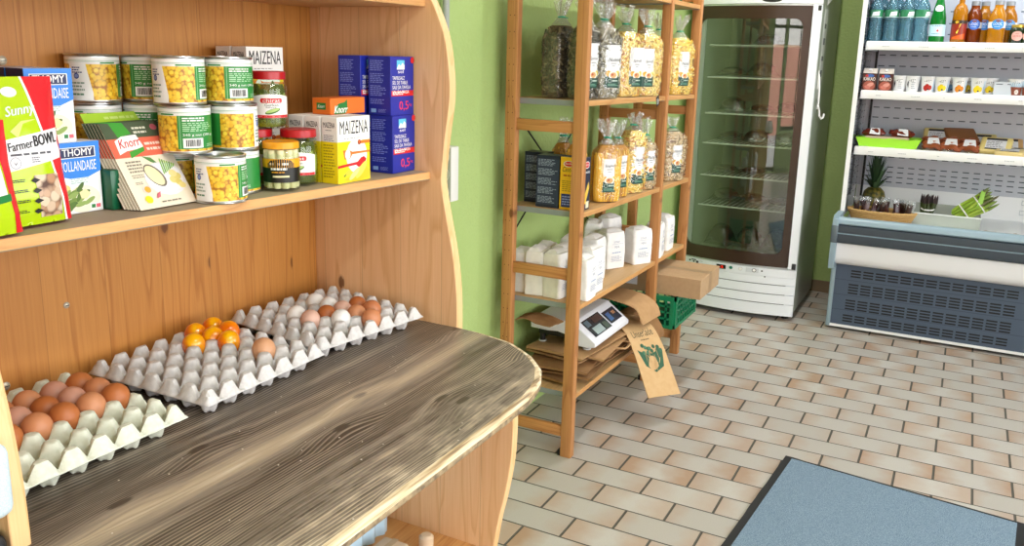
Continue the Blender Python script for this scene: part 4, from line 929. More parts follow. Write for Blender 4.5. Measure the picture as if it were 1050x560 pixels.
# --- flour bags
paper = speck('ecebea', 'f5f4f2', 30., .8, .5, (.4, .6), .003)
def flour_bag(label, x, y, z, rz, w=.098, d=.066, h=.165, seed=0, lie=False):
    t = thing('flour_bag', label, 'flour bag', (x, y, z), rz, 'paper bags of flour')
    ph = seed*2.3
    def fn(u, v):
        a = 2*PI*u; c, s_ = math.cos(a), math.sin(a); e = .30
        px, py = abs(c)**e*(1 if c > 0 else -1), abs(s_)**e*(1 if s_ > 0 else -1)
        vv = v; k = 1-.02*(1-min(1, v*14)); n_ = 1+.065*noise.noise(Vector((px*1.5+ph, py*1.5, v*3.5)))+.022*noise.noise(Vector((px*5+ph, py*5, v*14)))
        top = max(0, (v-.78)/.22)
        return Vector((px*d/2*k*n_*(1-top**3*.16), py*w/2*k*n_*(1-.02*top), max(0, v*h-.001*math.sin(ph)*top)))
    m = MB(); m.grid(fn, 40, 26, paper, True, True); m.add([fn(i/40, 0) for i in range(40)], [tuple(range(40))], paper); m.add([fn(i/40, 1) for i in range(40)], [tuple(range(40))], paper); m.build('paper_bag', t, 60)
    m = MB(); m.add([(-d*.36, -w*.46, h-.004), (d*.37, -w*.45, h-.006), (d*.36, w*.46, h-.004), (-d*.36, w*.45, h-.002), (-d*.30, -w*.3, h+.008), (d*.1, -w*.33, h+.010), (d*.1, w*.34, h+.008), (-d*.30, w*.3, h+.010)], [(0, 1, 5, 4), (1, 2, 6, 5), (2, 3, 7, 6), (3, 0, 4, 7), (4, 5, 6, 7)], paper); m.build('folded_top', t)
    m = MB(); blk = P('b4b9c8', .6)
    def fnt(u, v, L):       # print on the front face
        p = fn((math.atan2(0, 1))/(2*PI), min(v/h, .77)); return (p.x*1.01+.0012+L, u, v)
    art(m, fnt, [('bl', -.030, .030, .030, .055, blk, 4), ('bl', -.026, .065, .022, .073, P('8fa2cc', .6), 1), ('t', 'MEHL', -.014, .088, .028, .010, P('9aa0b4', .6), .01), ('r', -.030, .105, .030, .1065, blk), ('bl', -.02, .110, .02, .120, blk, 2)]); m.build('print', t)
    return t
fb = [(-1.405, 2.775, .1, 'flour bag squeezed against the wall at the near end'), (-1.338, 2.765, .12, 'flour bag second from the wall at the near end'), (-1.258, 2.765, -.1, 'flour bag beside the near front post, facing the rack end'), (-1.168, 2.795, .05, 'flour bag right behind the near front post, printed side out'),
      (-1.245, 3.075, .05, 'flour bag in the group behind the near front post, left one'), (-1.185, 2.905, .0, 'flour bag in the group behind the near front post, printed side out'), (-1.262, 3.31, -.5, 'flour bag standing alone in the middle of the lower shelf'), (-1.193, 3.455, -.55, 'flour bag against the middle post, turned towards the entrance'),
      (-1.175, 3.625, .15, 'flour bag right behind the middle post'), (-1.19, 3.80, .0, 'flour bag in the far bay, printed with blue lines'), (-1.365, 3.36, .3, 'crumpled flour bag at the back by the wall, left one'), (-1.335, 3.47, -.2, 'crumpled flour bag at the back by the wall, right one'), (-1.37, 2.90, .2, 'flour bag in the second row by the wall'), (-1.285, 2.885, -.1, 'flour bag in the second row behind the end bags'), (-1.335, 3.06, .1, 'flour bag at the wall behind the left group bag')]
for k, (x, y, rz, lb) in enumerate(fb):
    flour_bag(lb, x, y, zC(y)+.0022, rz, .098 if k < 4 else .102, .078, (.150, .165, .165, .150, .170, .165, .155, .150, .15, .155, .175, .185, .155, .16, .16)[k], k)

# --- kraft paper bags, shop scale
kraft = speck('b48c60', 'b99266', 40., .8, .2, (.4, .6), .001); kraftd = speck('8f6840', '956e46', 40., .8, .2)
def kraft_bag(label, x, y, z, rz, w=.30, d=.20, bow=.004, seed=0, mt=kraft, handle=True, tilt=0.):
    t = thing('kraft_bag', label, 'paper bag', (x, y, z), rz, 'flat kraft paper bags')
    t.rotation_euler = (0, tilt, rz); q = seed*1.9
    def s_(u, v): return .006+bow*math.sin(PI*u)+.004*noise.noise(Vector((u*3+q, v*3, q)))*u
    m = MB(); m.grid(lambda u, v: ((u-.5)*d, (v-.5)*w, s_(u, v)+.0035), 10, 12, mt); m.grid(lambda u, v: ((u-.5)*d, (v-.5)*w, s_(u, v)), 10, 12, mt); m.grid(lambda u, v: ((u-.5)*d*.96-.003, (v-.5)*w, s_(u, v)-.005*(1-.0)), 10, 12, mt)
    for e in (0, 1): m.grid(lambda u, v: ((e-.5)*d, (u-.5)*w, s_(e, u)+.0035*v), 12, 1, mt); m.grid(lambda u, v: ((u-.5)*d, (e-.5)*w, s_(u, e)-.005+.0085*v), 10, 1, mt)
    m.build('paper_sheet', t, 60)
    if handle:
        m = MB(); m.tube([(d/2-.004, -.05, s_(1, .35)+.002), (d/2+.02, -.046, .008), (d/2+.034, -.034, .007), (d/2+.036, 0, .006), (d/2+.034, .034, .007), (d/2+.02, .046, .008), (d/2-.004, .05, s_(1, .65)+.002)], .0042, mt, 6); m.build('handle', t)
    return t
yc = 3.04
for k in range(7):
    lb = ('lowest', 'second lowest', 'third lowest', 'middle', 'third from the top', 'second from the top', 'topmost')[k]
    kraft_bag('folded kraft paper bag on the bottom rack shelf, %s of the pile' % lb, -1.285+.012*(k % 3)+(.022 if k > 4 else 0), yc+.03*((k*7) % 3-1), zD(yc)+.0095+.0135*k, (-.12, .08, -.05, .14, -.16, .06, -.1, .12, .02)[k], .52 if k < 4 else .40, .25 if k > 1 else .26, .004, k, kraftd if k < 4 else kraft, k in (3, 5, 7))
# scale: white housing, black foot plate, keypad slope at the right end
zs0 = zD(3.04)+.0095+.0135*7+.012
sc_ = thing('shop_scale', 'white shop scale lying on the kraft bags under the lower shelf', 'scale', (-1.285, 2.885, zs0), 0)
wht = P('e4e6ee', .35); out = [(-.125, .050), (-.125, .088), (-.05, .094), (.03, .100), (.055, .098), (.150, .030), (.150, .014), (.120, .006), (.070, .010), (.045, .026), (.020, .046), (-.01, .052), (-.05, .048)]
m = MB(); m.prism(out, 0, .36, lambda a, b, c: (a, c-.02, b), wht); o = m.build('housing', sc_); bv = o.modifiers.new('bevel', 'BEVEL'); bv.width = .006; bv.segments = 3; bv.limit_method = 'ANGLE'
m = MB(); m.rbox((-.10, .0, .022), (.06, .32, .05), P('16171a', .5), .006); m.build('under_frame', sc_)
def slope(u, v, L):          # keypad: u along the width (Y), v down the slope
    a, b = Vector((.055, .098)), Vector((.150, .030)); dd = (b-a).normalized(); nn = Vector((-dd.y, dd.x)); p = a+dd*v+nn*L; return (p.x, u, p.y)
m = MB(); art(m, slope, [('r', .02, .016, .19, .098, P('2b2e36', .2)), ('r', .20, .030, .32, .090, P('2b3040', .2)), ('r', .03, .022, .07, .05, P('5a6a74', .2)), ('r', .05, .060, .13, .094, P('9fb0b0', .2)), ('r', .10, .022, .18, .050, P('4c3a38', .2)), ('r', .14, .062, .18, .094, P('4c5a50', .2)), ('r', .215, .042, .25, .080, P('4a6a9c', .2)), ('r', .27, .045, .30, .06, P('a87a5a', .2))], 0, .0012); m.build('display_panel', sc_)  # pale patches are reflections painted on the dark glass
for x, y in ((-.09, .02), (.10, .02), (-.09, .30), (.10, .30)):
    m = MB(); m.cyl((x, y, -.011), (x, y, .03), .012, P('1a1a1c', .5), n=12); m.cyl((x, y, -.011), (x, y, -.006), .016, P('dfe0e2', .4), n=12); m.build('foot', sc_)
# bag lying over the scale, drooping at both ends
def drape(name, label, path, w0, mt, arts=None, th=.004, tag_='paper bag', fl=0.):
    """ribbon of paper: path = list of (centre point, across-direction)"""
    P_ = [Vector(p) for p, _ in path]; Q = [Vector(q).normalized() for _, q in path]
    def at(v):
        f = v*(len(P_)-1); i = min(int(f), len(P_)-2); s_ = f-i
        def cr(A):
            a, b, c, d_ = A[max(i-1, 0)], A[i], A[i+1], A[min(i+2, len(A)-1)]
            return .5*((2*b)+(c-a)*s_+(2*a-5*b+4*c-d_)*s_*s_+(3*b-a-3*c+d_)*s_**3)
        return cr(P_), cr(Q).normalized()
    def fn(u, v, L=0):
        p, q = at(v); p2, _ = at(min(1, v+.02)); p1, _ = at(max(0, v-.02)); nrm = (p2-p1).cross(q).normalized()
        return p+q*((u-.5)*w0)+nrm*(L+.003*noise.noise(Vector((u*4, v*5, w0*10))))
    t = thing(name, label, tag_, P_[0]); inv = Matrix.Translation(-P_[0])
    m = MB(); m.grid(lambda u, v: inv @ fn(u, v, th/2), 14, 40, mt); m.grid(lambda u, v: inv @ fn(u, v, -th/2), 14, 40, mt)
    for e in (0, 1): m.grid(lambda u, v: inv @ fn(e, u, (v-.5)*th), 40, 1, mt); m.grid(lambda u, v: inv @ fn(u, e, (v-.5)*th), 14, 1, mt)
    if arts: art(m, lambda u, v, L: inv @ fn(u, 1-v, th/2+L*3), arts)
    m.build('paper', t, 60); return t
ztop = zs0+.1
kraftl = speck('c9a474', 'cdaa7b', 40., .8, .3, (.4, .6), .001)
drape('kraft_bag', 'kraft paper bag draped behind the scale under the lower shelf', [((-1.41, 3.34, ztop-.04), (0, 1, 0)), ((-1.36, 3.34, ztop-.02), (0, 1, 0)), ((-1.27, 3.33, ztop+.0), (0, 1, 0)), ((-1.19, 3.32, ztop+.0), (0, 1, .02)), ((-1.12, 3.32, ztop-.015), (0, 1, .03)), ((-1.085, 3.32, ztop-.045), (.1, 1, 0)), ((-1.07, 3.33, ztop-.09), (.1, 1, 0))], .18, kraft)
pk_ = P('2f5c44', .6)
prn = [('t', 'Unserlade', .14, .51, .72, .075, P('4a4a34', .6), .0, .15), ('bl', .35, .47, .65, .49, P('6a5a3c', .6), 1), ('p', [(.12, .40), (.30, .36), (.55, .35), (.85, .38), (.90, .36), (.80, .24), (.5, .20), (.25, .26)], pk_)]
q = random.Random(8)
for k in range(14): a = q.uniform(.15, .85); b = q.uniform(.36, .43); prn.append(('e', a, b, .05, .018, P(q.choice(('2f5c44', '47785c', '3a6a50')), .6)))
for k in range(10): prn.append(('e', q.uniform(.25, .78), q.uniform(.24, .35), .05, .006, kraftl, q.uniform(0, 3)))
ptop = onx(640, 337, -1.15); 
drape('kraft_bag', 'printed kraft paper bag hanging down over the rack front towards the floor', [((-1.26, 3.335, zs0-.016), (.2, 1, 0)), ((-1.17, 3.30, zs0-.004), (.3, 1, 0)), ((-1.10, 3.255, zs0-.015), (.38, 1, -.02)), ((-1.04, 3.215, zs0-.075), (.50, 1, -.05)), ((-.985, 3.17, zs0-.155), (.55, 1, -.08)), ((-.935, 3.14, zs0-.235), (.58, 1, -.10))], .17, kraftl, [it if it[0] != 'x' else it for it in prn])
drape('kraft_bag', 'crumpled brown paper bag stuffed between the scale and the green crate', [((-1.30, 3.465, .30), (0, 1, 0)), ((-1.22, 3.46, .345), (.1, 1, .1)), ((-1.13, 3.46, .33), (.1, 1, 0)), ((-1.085, 3.465, .28), (.1, 1, -.2)), ((-1.08, 3.47, .235), (.1, 1, 0))], .12, kraftd)
drape('kraft_bag', 'brown paper bag hanging crumpled at the wall side of the scale', [((-1.405, 2.76, ztop+.020), (0, 1, .0)), ((-1.36, 2.765, ztop+.032), (.2, 1, 0)), ((-1.31, 2.77, ztop+.022), (.3, 1, .1)), ((-1.26, 2.78, ztop+.010), (.2, 1, 0))], .09, kraftd)

# --- green crate and carton in the far bay
cg = P('0f7f55', .4); cg2 = P('0c6a46', .4)
crate = thing('plastic_crate', 'green ventilated plastic crate sticking out of the far rack bay', 'crate', (-1.235, 3.748, .2525))
X0, X1, Y0, Y1, H = -.185, .185, -.165, .165, .150
m = MB(); m.rbox((X0+.004, Y0+.004, 0), (X1-.004, Y1-.004, .006), cg2, .002); m.build('base', crate)
def lattice(name, p0, p1, nrm):
    """ribbed side from p0 to p1 (bottom corners)"""
    p0, p1 = Vector(p0), Vector(p1); dr = p1-p0; L = dr.length; dr.normalize(); n_ = Vector(nrm); m = MB()
    def bar(a0, a1, z0, z1, t0=0., t1=.006, mt=cg):
        c = [p0+dr*a0+n_*t0, p0+dr*a1+n_*t0, p0+dr*a1+n_*t1, p0+dr*a0+n_*t1]
        m.add([(*c_.xy, z0) for c_ in c]+[(*c_.xy, z1) for c_ in c], [(0, 3, 2, 1), (4, 5, 6, 7), (0, 1, 5, 4), (1, 2, 6, 5), (2, 3, 7, 6), (3, 0, 4, 7)], mt)
    bar(0, L, 0, .016, 0, .008); bar(0, L, H-.020, H, -.002, .012)
    bar(0, .018, 0, H, 0, .009); bar(L-.018, L, 0, H, 0, .009)
    k = int(L/.034)
    for i in range(1, k): a = L*i/k; bar(a-.0045, a+.0045, .01, H-.015)
    for z in (.045, .075, .103): bar(.01, L-.01, z-.005, z+.005)
    bar(L*.30, L*.70, .085, H-.016, -.001, .004, cg2)
    m.build(name, crate)
lattice('side', (X0, Y0, 0), (X1, Y0, 0), (0, -1, 0)); lattice('side', (X1, Y0, 0), (X1, Y1, 0), (1, 0, 0)); lattice('side', (X1, Y1, 0), (X0, Y1, 0), (0, 1, 0)); lattice('side', (X0, Y1, 0), (X0, Y0, 0), (-1, 0, 0))
t = thing('cardboard_box', 'flat brown cardboard box lying on the green crate', 'box', (-1.165, 3.752, .4030))
m = MB(); cb = speck('b99974', 'bd9d78', 60., .8, .1); m.rbox((-.24, -.155, 0), (.225, .155, .092), cb, .002, 1)
art(m, face_front(.225, -.155), [('r', .13, 0, .18, .092, P('a98a66', .55))]); art(m, face_top(.092, -.24, -.155), [('r', 0, .13, .465, .18, P('ab9070', .5))], 0, .0004); art(m, face_side(-.155, -.24), [('r', .02, .028, .17, .088, P('e3e4ee', .5)), ('bl', .035, .034, .09, .084, P('8a8aa8', .5), 6), ('bl', .10, .07, .15, .082, P('6a6a8a', .5), 1)]); m.build('carton', t)
# ================================================================== glass door fridge
FX0, FX1, FYF, FYB, FZ = -1.392, -.732, 4.845, 5.48, 1.98
fw = P('e9eef4', .3); fin = P('8d9a86', .5); brown = P('3a2a20', .25)
fridge = thing('display_fridge', 'tall white glass door fridge with brown door border beside the rack', 'fridge')
m = MB(); tk = .04
m.box((FX0, FYF, .05), (FX0+tk, FYB, FZ), fw); m.box((FX1-tk, FYF, .05), (FX1, FYB, FZ), P('8f978b', .3, .2)); m.box((FX0+tk, FYB-tk, .05), (FX1-tk, FYB, FZ), fw); m.box((FX0+tk, FYF, FZ-.06), (FX1-tk, FYB-tk, FZ), fw); m.box((FX0+tk, FYF, .05), (FX1-tk, FYB-tk, .33), fw)  # grey right flank: shade on the white paint, put into the colour
m.build('cabinet', fridge)
m = MB(); e = .002
m.box((FX0+tk+e, FYF+.02, .33+e), (FX0+tk+e+.003, FYB-tk-e, FZ-.07), fin); m.box((FX1-tk-e-.003, FYF+.02, .33+e), (FX1-tk-e, FYB-tk-e, FZ-.07), fin); m.box((FX0+tk+e, FYB-tk-e-.003, .33+e), (FX1-tk-e, FYB-tk-e, FZ-.07), fin); m.box((FX0+tk+e, FYF+.02, .33+e), (FX1-tk-e, FYB-tk-e, .334+e), fin); m.build('liner', fridge)
xc, hw = (FX0+FX1)/2, (FX1-FX0)/2
def bow(x): return FYF-.012-.052*(1-((x-xc)/hw)**2)
def front(x, z, L=0): return (x, bow(x)-L, z)
# base panel with louvres, header
m = MB(); zz = [.03, .095, .100, .150, .155, .205, .210, .248, .252, .305]
prof_ = [(0, .03), (0, .094), (.010, .097), (.0, .100), (0, .149), (.010, .152), (0, .155), (0, .204), (.010, .207), (0, .210), (0, .25), (.003, .251), (0, .252), (-.004, .300), (.02, .306)]
n = 24
m.add([(FX0+(FX1-FX0)*i/n, bow(FX0+(FX1-FX0)*i/n)+d_, z) for d_, z in prof_ for i in range(n+1)], [(j*(n+1)+i, j*(n+1)+i+1, (j+1)*(n+1)+i+1, (j+1)*(n+1)+i) for j in range(len(prof_)-1) for i in range(n)], fw, False)
m.add([(FX0, FYF, .03), (FX0, bow(FX0), .03), (FX0, bow(FX0), .306), (FX0, FYF, .306), (FX1, FYF, .03), (FX1, bow(FX1), .03), (FX1, bow(FX1), .306), (FX1, FYF, .306)], [(0, 1, 2, 3), (4, 5, 6, 7)], fw)
for z in (.0965, .1515, .2065): art(m, lambda u, v, L: (u, bow(u)+.004-L, v), [('r', FX0+.02, z-.0025, FX1-.05, z+.0018, P('20242a', .5))], .03)
louv = m.build('louvre_panel', fridge)
m = MB(); ff = lambda u, v, L: front(u, v, L+.0045)
art(m, ff, [('r', -1.17, .268, -1.115, .292, P('16090a', .2)), ('t', '-2', -1.155, .273, .026, .013, glow('ff3020', 2.), .02), ('e', -1.085, .282, .010, .009, P('12715c', .3)), ('e', -1.03, .283, .011, .010, P('aeb4ba', .3)), ('e', -1.03, .283, .0095, .0085, WHITE), ('r', -1.0, .270, -.93, .294, P('cfd5da', .4)), ('e', -.955, .283, .012, .011, BLACK), ('e', -.955, .283, .009, .008, WHITE), ('e', -.912, .283, .005, .005, BLACK), ('e', -.894, .252, .005, .004, P('3a3e44', .4)),
                ('e', -1.335, .288, .006, .005, BLACK), ('e', -1.31, .283, .006, .005, BLACK), ('r', -1.325, .291, -1.295, .297, BLACK), ('r', -1.295, .276, -1.28, .290, P('3a3e44', .4)), ('bl', -1.272, .288, -1.245, .292, P('5a6068', .4), 1)], .02, .0006)
m.build('control_panel', louv)
m = MB(); pts = [(FX0, 1.742), (FX1, 1.742), (FX1, FZ), (FX0, FZ)]
m.grid(lambda u, v: front(FX0+(FX1-FX0)*u, 1.742+(FZ-1.742)*v, .004), 24, 1, fw); m.grid(lambda u, v: (FX0+(FX1-FX0)*u, bow(FX0+(FX1-FX0)*u)-.004+(FYF-bow(FX0+(FX1-FX0)*u)+.004)*v, 1.742), 24, 1, fw); m.grid(lambda u, v: (FX0+(FX1-FX0)*u, bow(FX0+(FX1-FX0)*u)-.004+(FYF-bow(FX0+(FX1-FX0)*u)+.004)*v, FZ), 24, 1, fw)
art(m, lambda u, v, L: front(u, v, L+.004), [('e', -.985, 1.760, .05, .012, BLACK)], .0, .0006); m.build('header_panel', fridge)
# door: glass and printed border following the bow
DX0, DX1, DZ0, DZ1 = FX0+.004, FX1-.045, .312, 1.735
m = MB(); m.grid(lambda u, v: front(DX0+(DX1-DX0)*u, DZ0+(DZ1-DZ0)*v, 0), 24, 1, glass('dfe8de', .0, 3.2)); dgl = m.build('glass_pane', None, fix=False)
m = MB(); GX0, GX1, GZ0, GZ1 = DX0+.016, DX1-.042, DZ0+.072, DZ1-.070
def rr(x0, x1, z0, z1, r, n=6):
    o = []
    for cx_, cz_, a0 in ((x1-r, z1-r, 0), (x0+r, z1-r, 90), (x0+r, z0+r, 180), (x1-r, z0+r, 270)):
        for k in range(n+1): a = math.radians(a0+90*k/n); o.append((cx_+r*math.cos(a), cz_+r*math.sin(a)))
    return o
def dens(pts, step=.03):
    o = []
    for i, p in enumerate(pts):
        q = pts[(i+1) % len(pts)]; k = max(1, int(math.dist(p, q)/step))
        o += [(p[0]+(q[0]-p[0])*j/k, p[1]+(q[1]-p[1])*j/k) for j in range(k)]
    return o
inn = dens(rr(GX0, GX1, GZ0, GZ1, .045))
def outer(p):     # push to the border rectangle along the ray from the centre
    cx_, cz_ = (GX0+GX1)/2, (GZ0+GZ1)/2; dx, dz = p[0]-cx_, p[1]-cz_
    k = min(((DX1 if dx > 0 else DX0)-cx_)/dx if abs(dx) > 1e-9 else 1e9, ((DZ1 if dz > 0 else DZ0)-cz_)/dz if abs(dz) > 1e-9 else 1e9); return cx_+dx*k, cz_+dz*k
n_ = len(inn); outp = [outer(p) for p in inn]
m.add([front(a, b, .003) for a, b in inn]+[front(a, b, .003) for a, b in outp], [(i, (i+1) % n_, n_+(i+1) % n_, n_+i) for i in range(n_)], brown)
m.add([front(a, b, .003) for a, b in inn]+[front(a, b, -.02) for a, b in inn], [(i, (i+1) % n_, n_+(i+1) % n_, n_+i) for i in range(n_)], brown)
dbo = m.build('printed_border', None)
m = MB()
for a, b in ((FX1-.044, FX1-.002),):
    m.grid(lambda u, v: front(a+(b-a)*u, DZ0-.004+(DZ1-DZ0+.008)*v, .014), 3, 1, fw); m.grid(lambda u, v: (a, bow(a)-.014+.03*u, DZ0-.004+(DZ1-DZ0+.008)*v), 2, 1, fw); m.grid(lambda u, v: (b, bow(b)-.014+.028*u, DZ0-.004+(DZ1-DZ0+.008)*v), 2, 1, fw)
m.grid(lambda u, v: front(DX0+(DX1-DX0)*u, DZ1-.003+.007*v, .006), 20, 1, P('cfd6d8', .25, .6)); m.grid(lambda u, v: front(DX0+(DX1-DX0)*u, DZ0-.006+.006*v, .006), 20, 1, P('cfd6d8', .25, .6))
m.rbox((FX1-.026, bow(FX1-.01)-.022, DZ0-.004), (FX1-.004, bow(FX1-.01)-.012, DZ0+.030), P('2a2c30', .4), .003); m.rbox((FX1-.020, bow(FX1-.01)-.022, DZ1-.028), (FX1-.004, bow(FX1-.01)-.012, DZ1-.002), P('2a2c30', .4), .003)
door = m.build('door', fridge)
for o in (dgl, dbo): o.parent = door
meat = P('2e1f1a', .5); meat2 = P('40271f', .5); wf = P('d5dcd4', .35)
zsh = [ony(765, y, 5.02).z for y in (47, 80, 117, 148, 181, 212)]
IX0, IX1 = FX0+tk+.006, FX1-tk-.006
for z in zsh:
    m = MB(); m.cyl((IX0, FYF+.10, z), (IX1, FYF+.10, z), .005, wf, n=6); m.cyl((IX0, FYB-.08, z), (IX1, FYB-.08, z), .004, wf, n=6)
    for k in range(19): x = IX0+.015+(IX1-IX0-.03)*k/18; m.cyl((x, FYF+.10, z+.003), (x, FYB-.08, z+.003), .0022, wf, n=4)
    o = m.build('wire_shelf', fridge); o['kind'] = 'thing'
for kz, z in enumerate(zsh+[.338]):
    q = random.Random(kz+3)
    for k in range(3 if kz else 1):
        x = IX0+.115+.165*k+q.uniform(-.006, .006) if kz else xc+.02
        if kz == 1 and k == 2: continue
        y_ = FYF+.16+q.random()*.08
        t = thing('meat_pack', 'dark vacuum packed meat on the %s fridge shelf, %s' % (('highest', 'second', 'third', 'fourth', 'fifth', 'sixth', 'bottom')[kz], ('nearest the rack', 'in the middle', 'nearest the door edge')[k] if kz else 'alone'), 'meat pack', (x, y_+.06, z+.0095), q.uniform(-.3, .3), 'meat packs in the fridge')
        hh = q.uniform(.035, .075) if kz < 6 else .11
        m = MB(); m.blob((0, 0, hh/2+.004), (.068, .062, hh/2*.9), q.choice((meat, meat2)), 3, .2, 12); m.build('meat', t)
        m = MB(); m.grid(lambda u, v: (.080*(u-.5)*2, .080*(v-.5)*2, -.001+.012+hh*1.08*max(0, (1-abs(2*u-1)**3)*(1-abs(2*v-1)**3))+.004*noise.noise(Vector((u*9, v*9, kz+k)))-.006), 14, 14, film('d8e0d8', .05, .02, .25, 40., .6)); m.build('film_wrap', t, fix=False)
for x in (FX0+.05, FX1-.05):
    for y in (FYF+.05, FYB-.06):
        m = MB(); m.cyl((x, y, 0), (x, y, .05), .02, BLACK, n=12); m.build('foot', fridge)
m = MB(); m.box((FX0+.03, FYF+.03, .018), (FX1-.03, FYF+.05, .05), BLACK); m.build('kick_plate', fridge)
# papers and hooks on the fridge flank
t = thing('price_list', 'long printed price strip with dark entries on the side of the fridge', 'notice', (FX1+.0005, 4.95, 1.25))
pp = onx(843, 8, FX1); pb = onx(842, 88, FX1)
m = MB(); fl = lambda u, v, L: (.001+L, u, v); y0s, z0s, z1s = -.05, .0, .47
m.box((0, y0s, z0s), (.001, .07, z1s), P('b9bdb4', .5)); art(m, fl, [('r', -.015, .03+.085*k, .045, .055+.085*k+(.01 if k % 2 else 0), P('3f4440', .5)) for k in range(5)], 0, .0006); m.build('paper_strip', t)
t = thing('paper_sheet', 'white sheet stuck at the top of the fridge side above the price strip', 'notice', (FX1+.0005, 5.06, 1.74))
m = MB(); m.add([(.002, -.11, 0), (.002, .10, .05), (.002, .10, .3), (.002, -.11, .3)], [(0, 1, 2, 3)], WHITE); m.add([(.0005, -.11, 0), (.0005, .10, .05), (.0005, .10, .3), (.0005, -.11, .3)], [(0, 1, 2, 3)], WHITE); m.build('sheet', t)
for k, (y, z, lb) in enumerate(((4.90, 1.24, 'white plastic hanger hook on the fridge side, the longer straight one'), (4.965, 1.19, 'white curled hook on the fridge side beside the straight one'))):
    t = thing('wall_hook', lb, 'hook', (FX1+.0005, y, z))
    m = MB(); m.rbox((0, -.010, .06 if k == 0 else .0), (.004, .010, .16 if k == 0 else .04), WHITE, .0015); m.build('plate', t)
    m = MB()
    if k == 0: m.tube([(.004, 0, .14), (.012, 0, .06), (.014, .0, .0), (.016, -.010, -.03), (.020, -.026, -.035)], .005, WHITE)
    else: m.tube([(.004, .0, .02), (.012, .0, -.005), (.018, -.012, -.035), (.026, 0, -.050), (.034, .018, -.045), (.036, .026, -.025)], .0055, WHITE)
    m.build('hook', t)

# ================================================================== open wall cooler
KX0, KX1 = -.548, 1.36
kb, kd, kl = P('47566a', .35), P('3c4650', .4), P('8fa6b4', .3); kw = P('e6e8ec', .35); kin = P('bfc6d2', .35, .15)
cool = thing('wall_cooler', 'open refrigerated wall cabinet with white shelves and dark grille base', 'cooler')
GY = 4.835
m = MB(); m.box((KX0+.02, GY, .03), (KX1, 5.58, .375), kb); sl = P('0e1116', .6)
gf = lambda u, v, L: (u, GY-L, v); items = []
for r_, (z0, k) in enumerate(((.305, 3), (.212, 4), (.122, 4), (.052, 3))):
    for c in range(13):
        x = KX0+.10-.006*r_+.063*c*.98
        for j in range(k):
            items.append(('r', x, z0+.0158*j, x+.050, z0+.0158*j+.008, sl))
for it in items: art(m, gf, [it], 0, .0008)
for z in (.285, .200, .115): art(m, gf, [('r', KX0+.02, z, KX1, z+.0035, P('3a4658', .35))], 0, .0006)
m.build('grille', cool)
m = MB(); m.box((KX0+.004, GY-.004, .018), (KX1, GY+.02, .032), P('f0f2f4', .3)); m.build('kick_strip', cool)
def extr(name, pr_, mt, x0=KX0+.014, x1=KX1, sm=True):
    m = MB(); k = len(pr_)
    m.add([(x, y, z) for x in (x0, x1) for y, z in pr_], [(i, i+1, k+i+1, k+i) for i in range(k-1)], mt, sm); return m.build(name, cool)
def arcp(c, r, a0, a1, n=6): return [(c[0]+r*math.cos(math.radians(a0+(a1-a0)*i/n)), c[1]+r*math.sin(math.radians(a0+(a1-a0)*i/n))) for i in range(n+1)]
extr('front_panel', [(GY+.01, .372), (GY-.02, .376), (GY-.045, .384), (GY-.062, .400), (GY-.070, .425), (GY-.072, .50), (GY-.05, .502)], kw)
extr('bumper', [(GY-.04, .503), (GY-.085, .505), (GY-.088, .51), (GY-.088, .549), (GY-.083, .551)], kd, sm=False); extr('bumper', [(GY-.083, .558), (GY-.088, .560), (GY-.088, .595), (GY-.08, .598), (GY-.04, .600)], kd, sm=False)
extr('bumper_stripe', [(GY-.083, .551), (GY-.090, .5525), (GY-.090, .5565), (GY-.083, .558)], kl, sm=False)
extr('top_rail', [(GY-.05, .600), (GY-.078, .602), (GY-.083, .608), (GY-.080, .628), (GY-.070, .638), (GY-.055, .641), (GY-.035, .639), (GY-.025, .630), (GY-.022, .60)], kl)
# left end: base cap and upright side panel with white front edge
m = MB(); m.prism([(GY-.092, .36), (GY-.10, .40), (GY-.10, .60), (GY-.092, .632), (GY-.06, .648), (GY+.10, .648), (GY+.10, .36)], KX0-.012, KX0+.018, lambda a, b, c: (c, a, b), kl); m.rbox((KX0-.014, GY-.1035, .505), (KX0+.02, GY-.095, .598), P('5a6770', .4), .003)
o = m.build('end_cap', cool); bv = o.modifiers.new('bevel', 'BEVEL'); bv.width = .008; bv.segments = 3; bv.limit_method = 'ANGLE'
m = MB(); m.rbox((KX0-.004, GY-.006, .015), (KX0+.020, 5.58, .37), P('8ea3ae', .35), .006); m.build('base_side', cool)
m = MB(); m.prism([(4.955, .62), (5.58, .62), (5.58, 2.05), (4.965, 2.05)], KX0, KX0+.016, lambda a, b, c: (c, a, b), P('c6ced6', .08, .85)); m.box((KX0-.003, 4.945, .645), (KX0+.019, 4.967, 2.05), P('f6f8fa', .25))
fs = lambda u, v, L: (KX0+.016+L, u, v)
art(m, fs, [('r', 5.02+.09*c, .72+.035*r_, 5.07+.09*c, .726+.035*r_, P('4a5560', .5)) for c in range(4) for r_ in range(36)], 0, .0006); m.build('side_panel', cool)  # slot rows here are the back panel's reflection, painted on
m = MB(); m.box((KX1-.02, 4.955, .62), (KX1, 5.58, 2.05), P('dfe5ec', .3)); m.build('side_panel', cool)
m = MB(); m.box((KX0+.02, 4.80, 2.0), (KX1-.02, 5.58, 2.1), fw); m.build('canopy', cool)
m = MB(); m.cyl((KX0+.05, 4.90, 1.985), (KX1-.05, 4.90, 1.985), .014, glow('f2f6ff', 6.)); m.build('canopy_tube', cool)
YBK = 5.45
m = MB(); m.box((KX0+.016, YBK, .73), (KX1-.02, 5.58, 2.0), kin)
bk = lambda u, v, L: (u, YBK-L, v); slot = P('4c5866', .5)
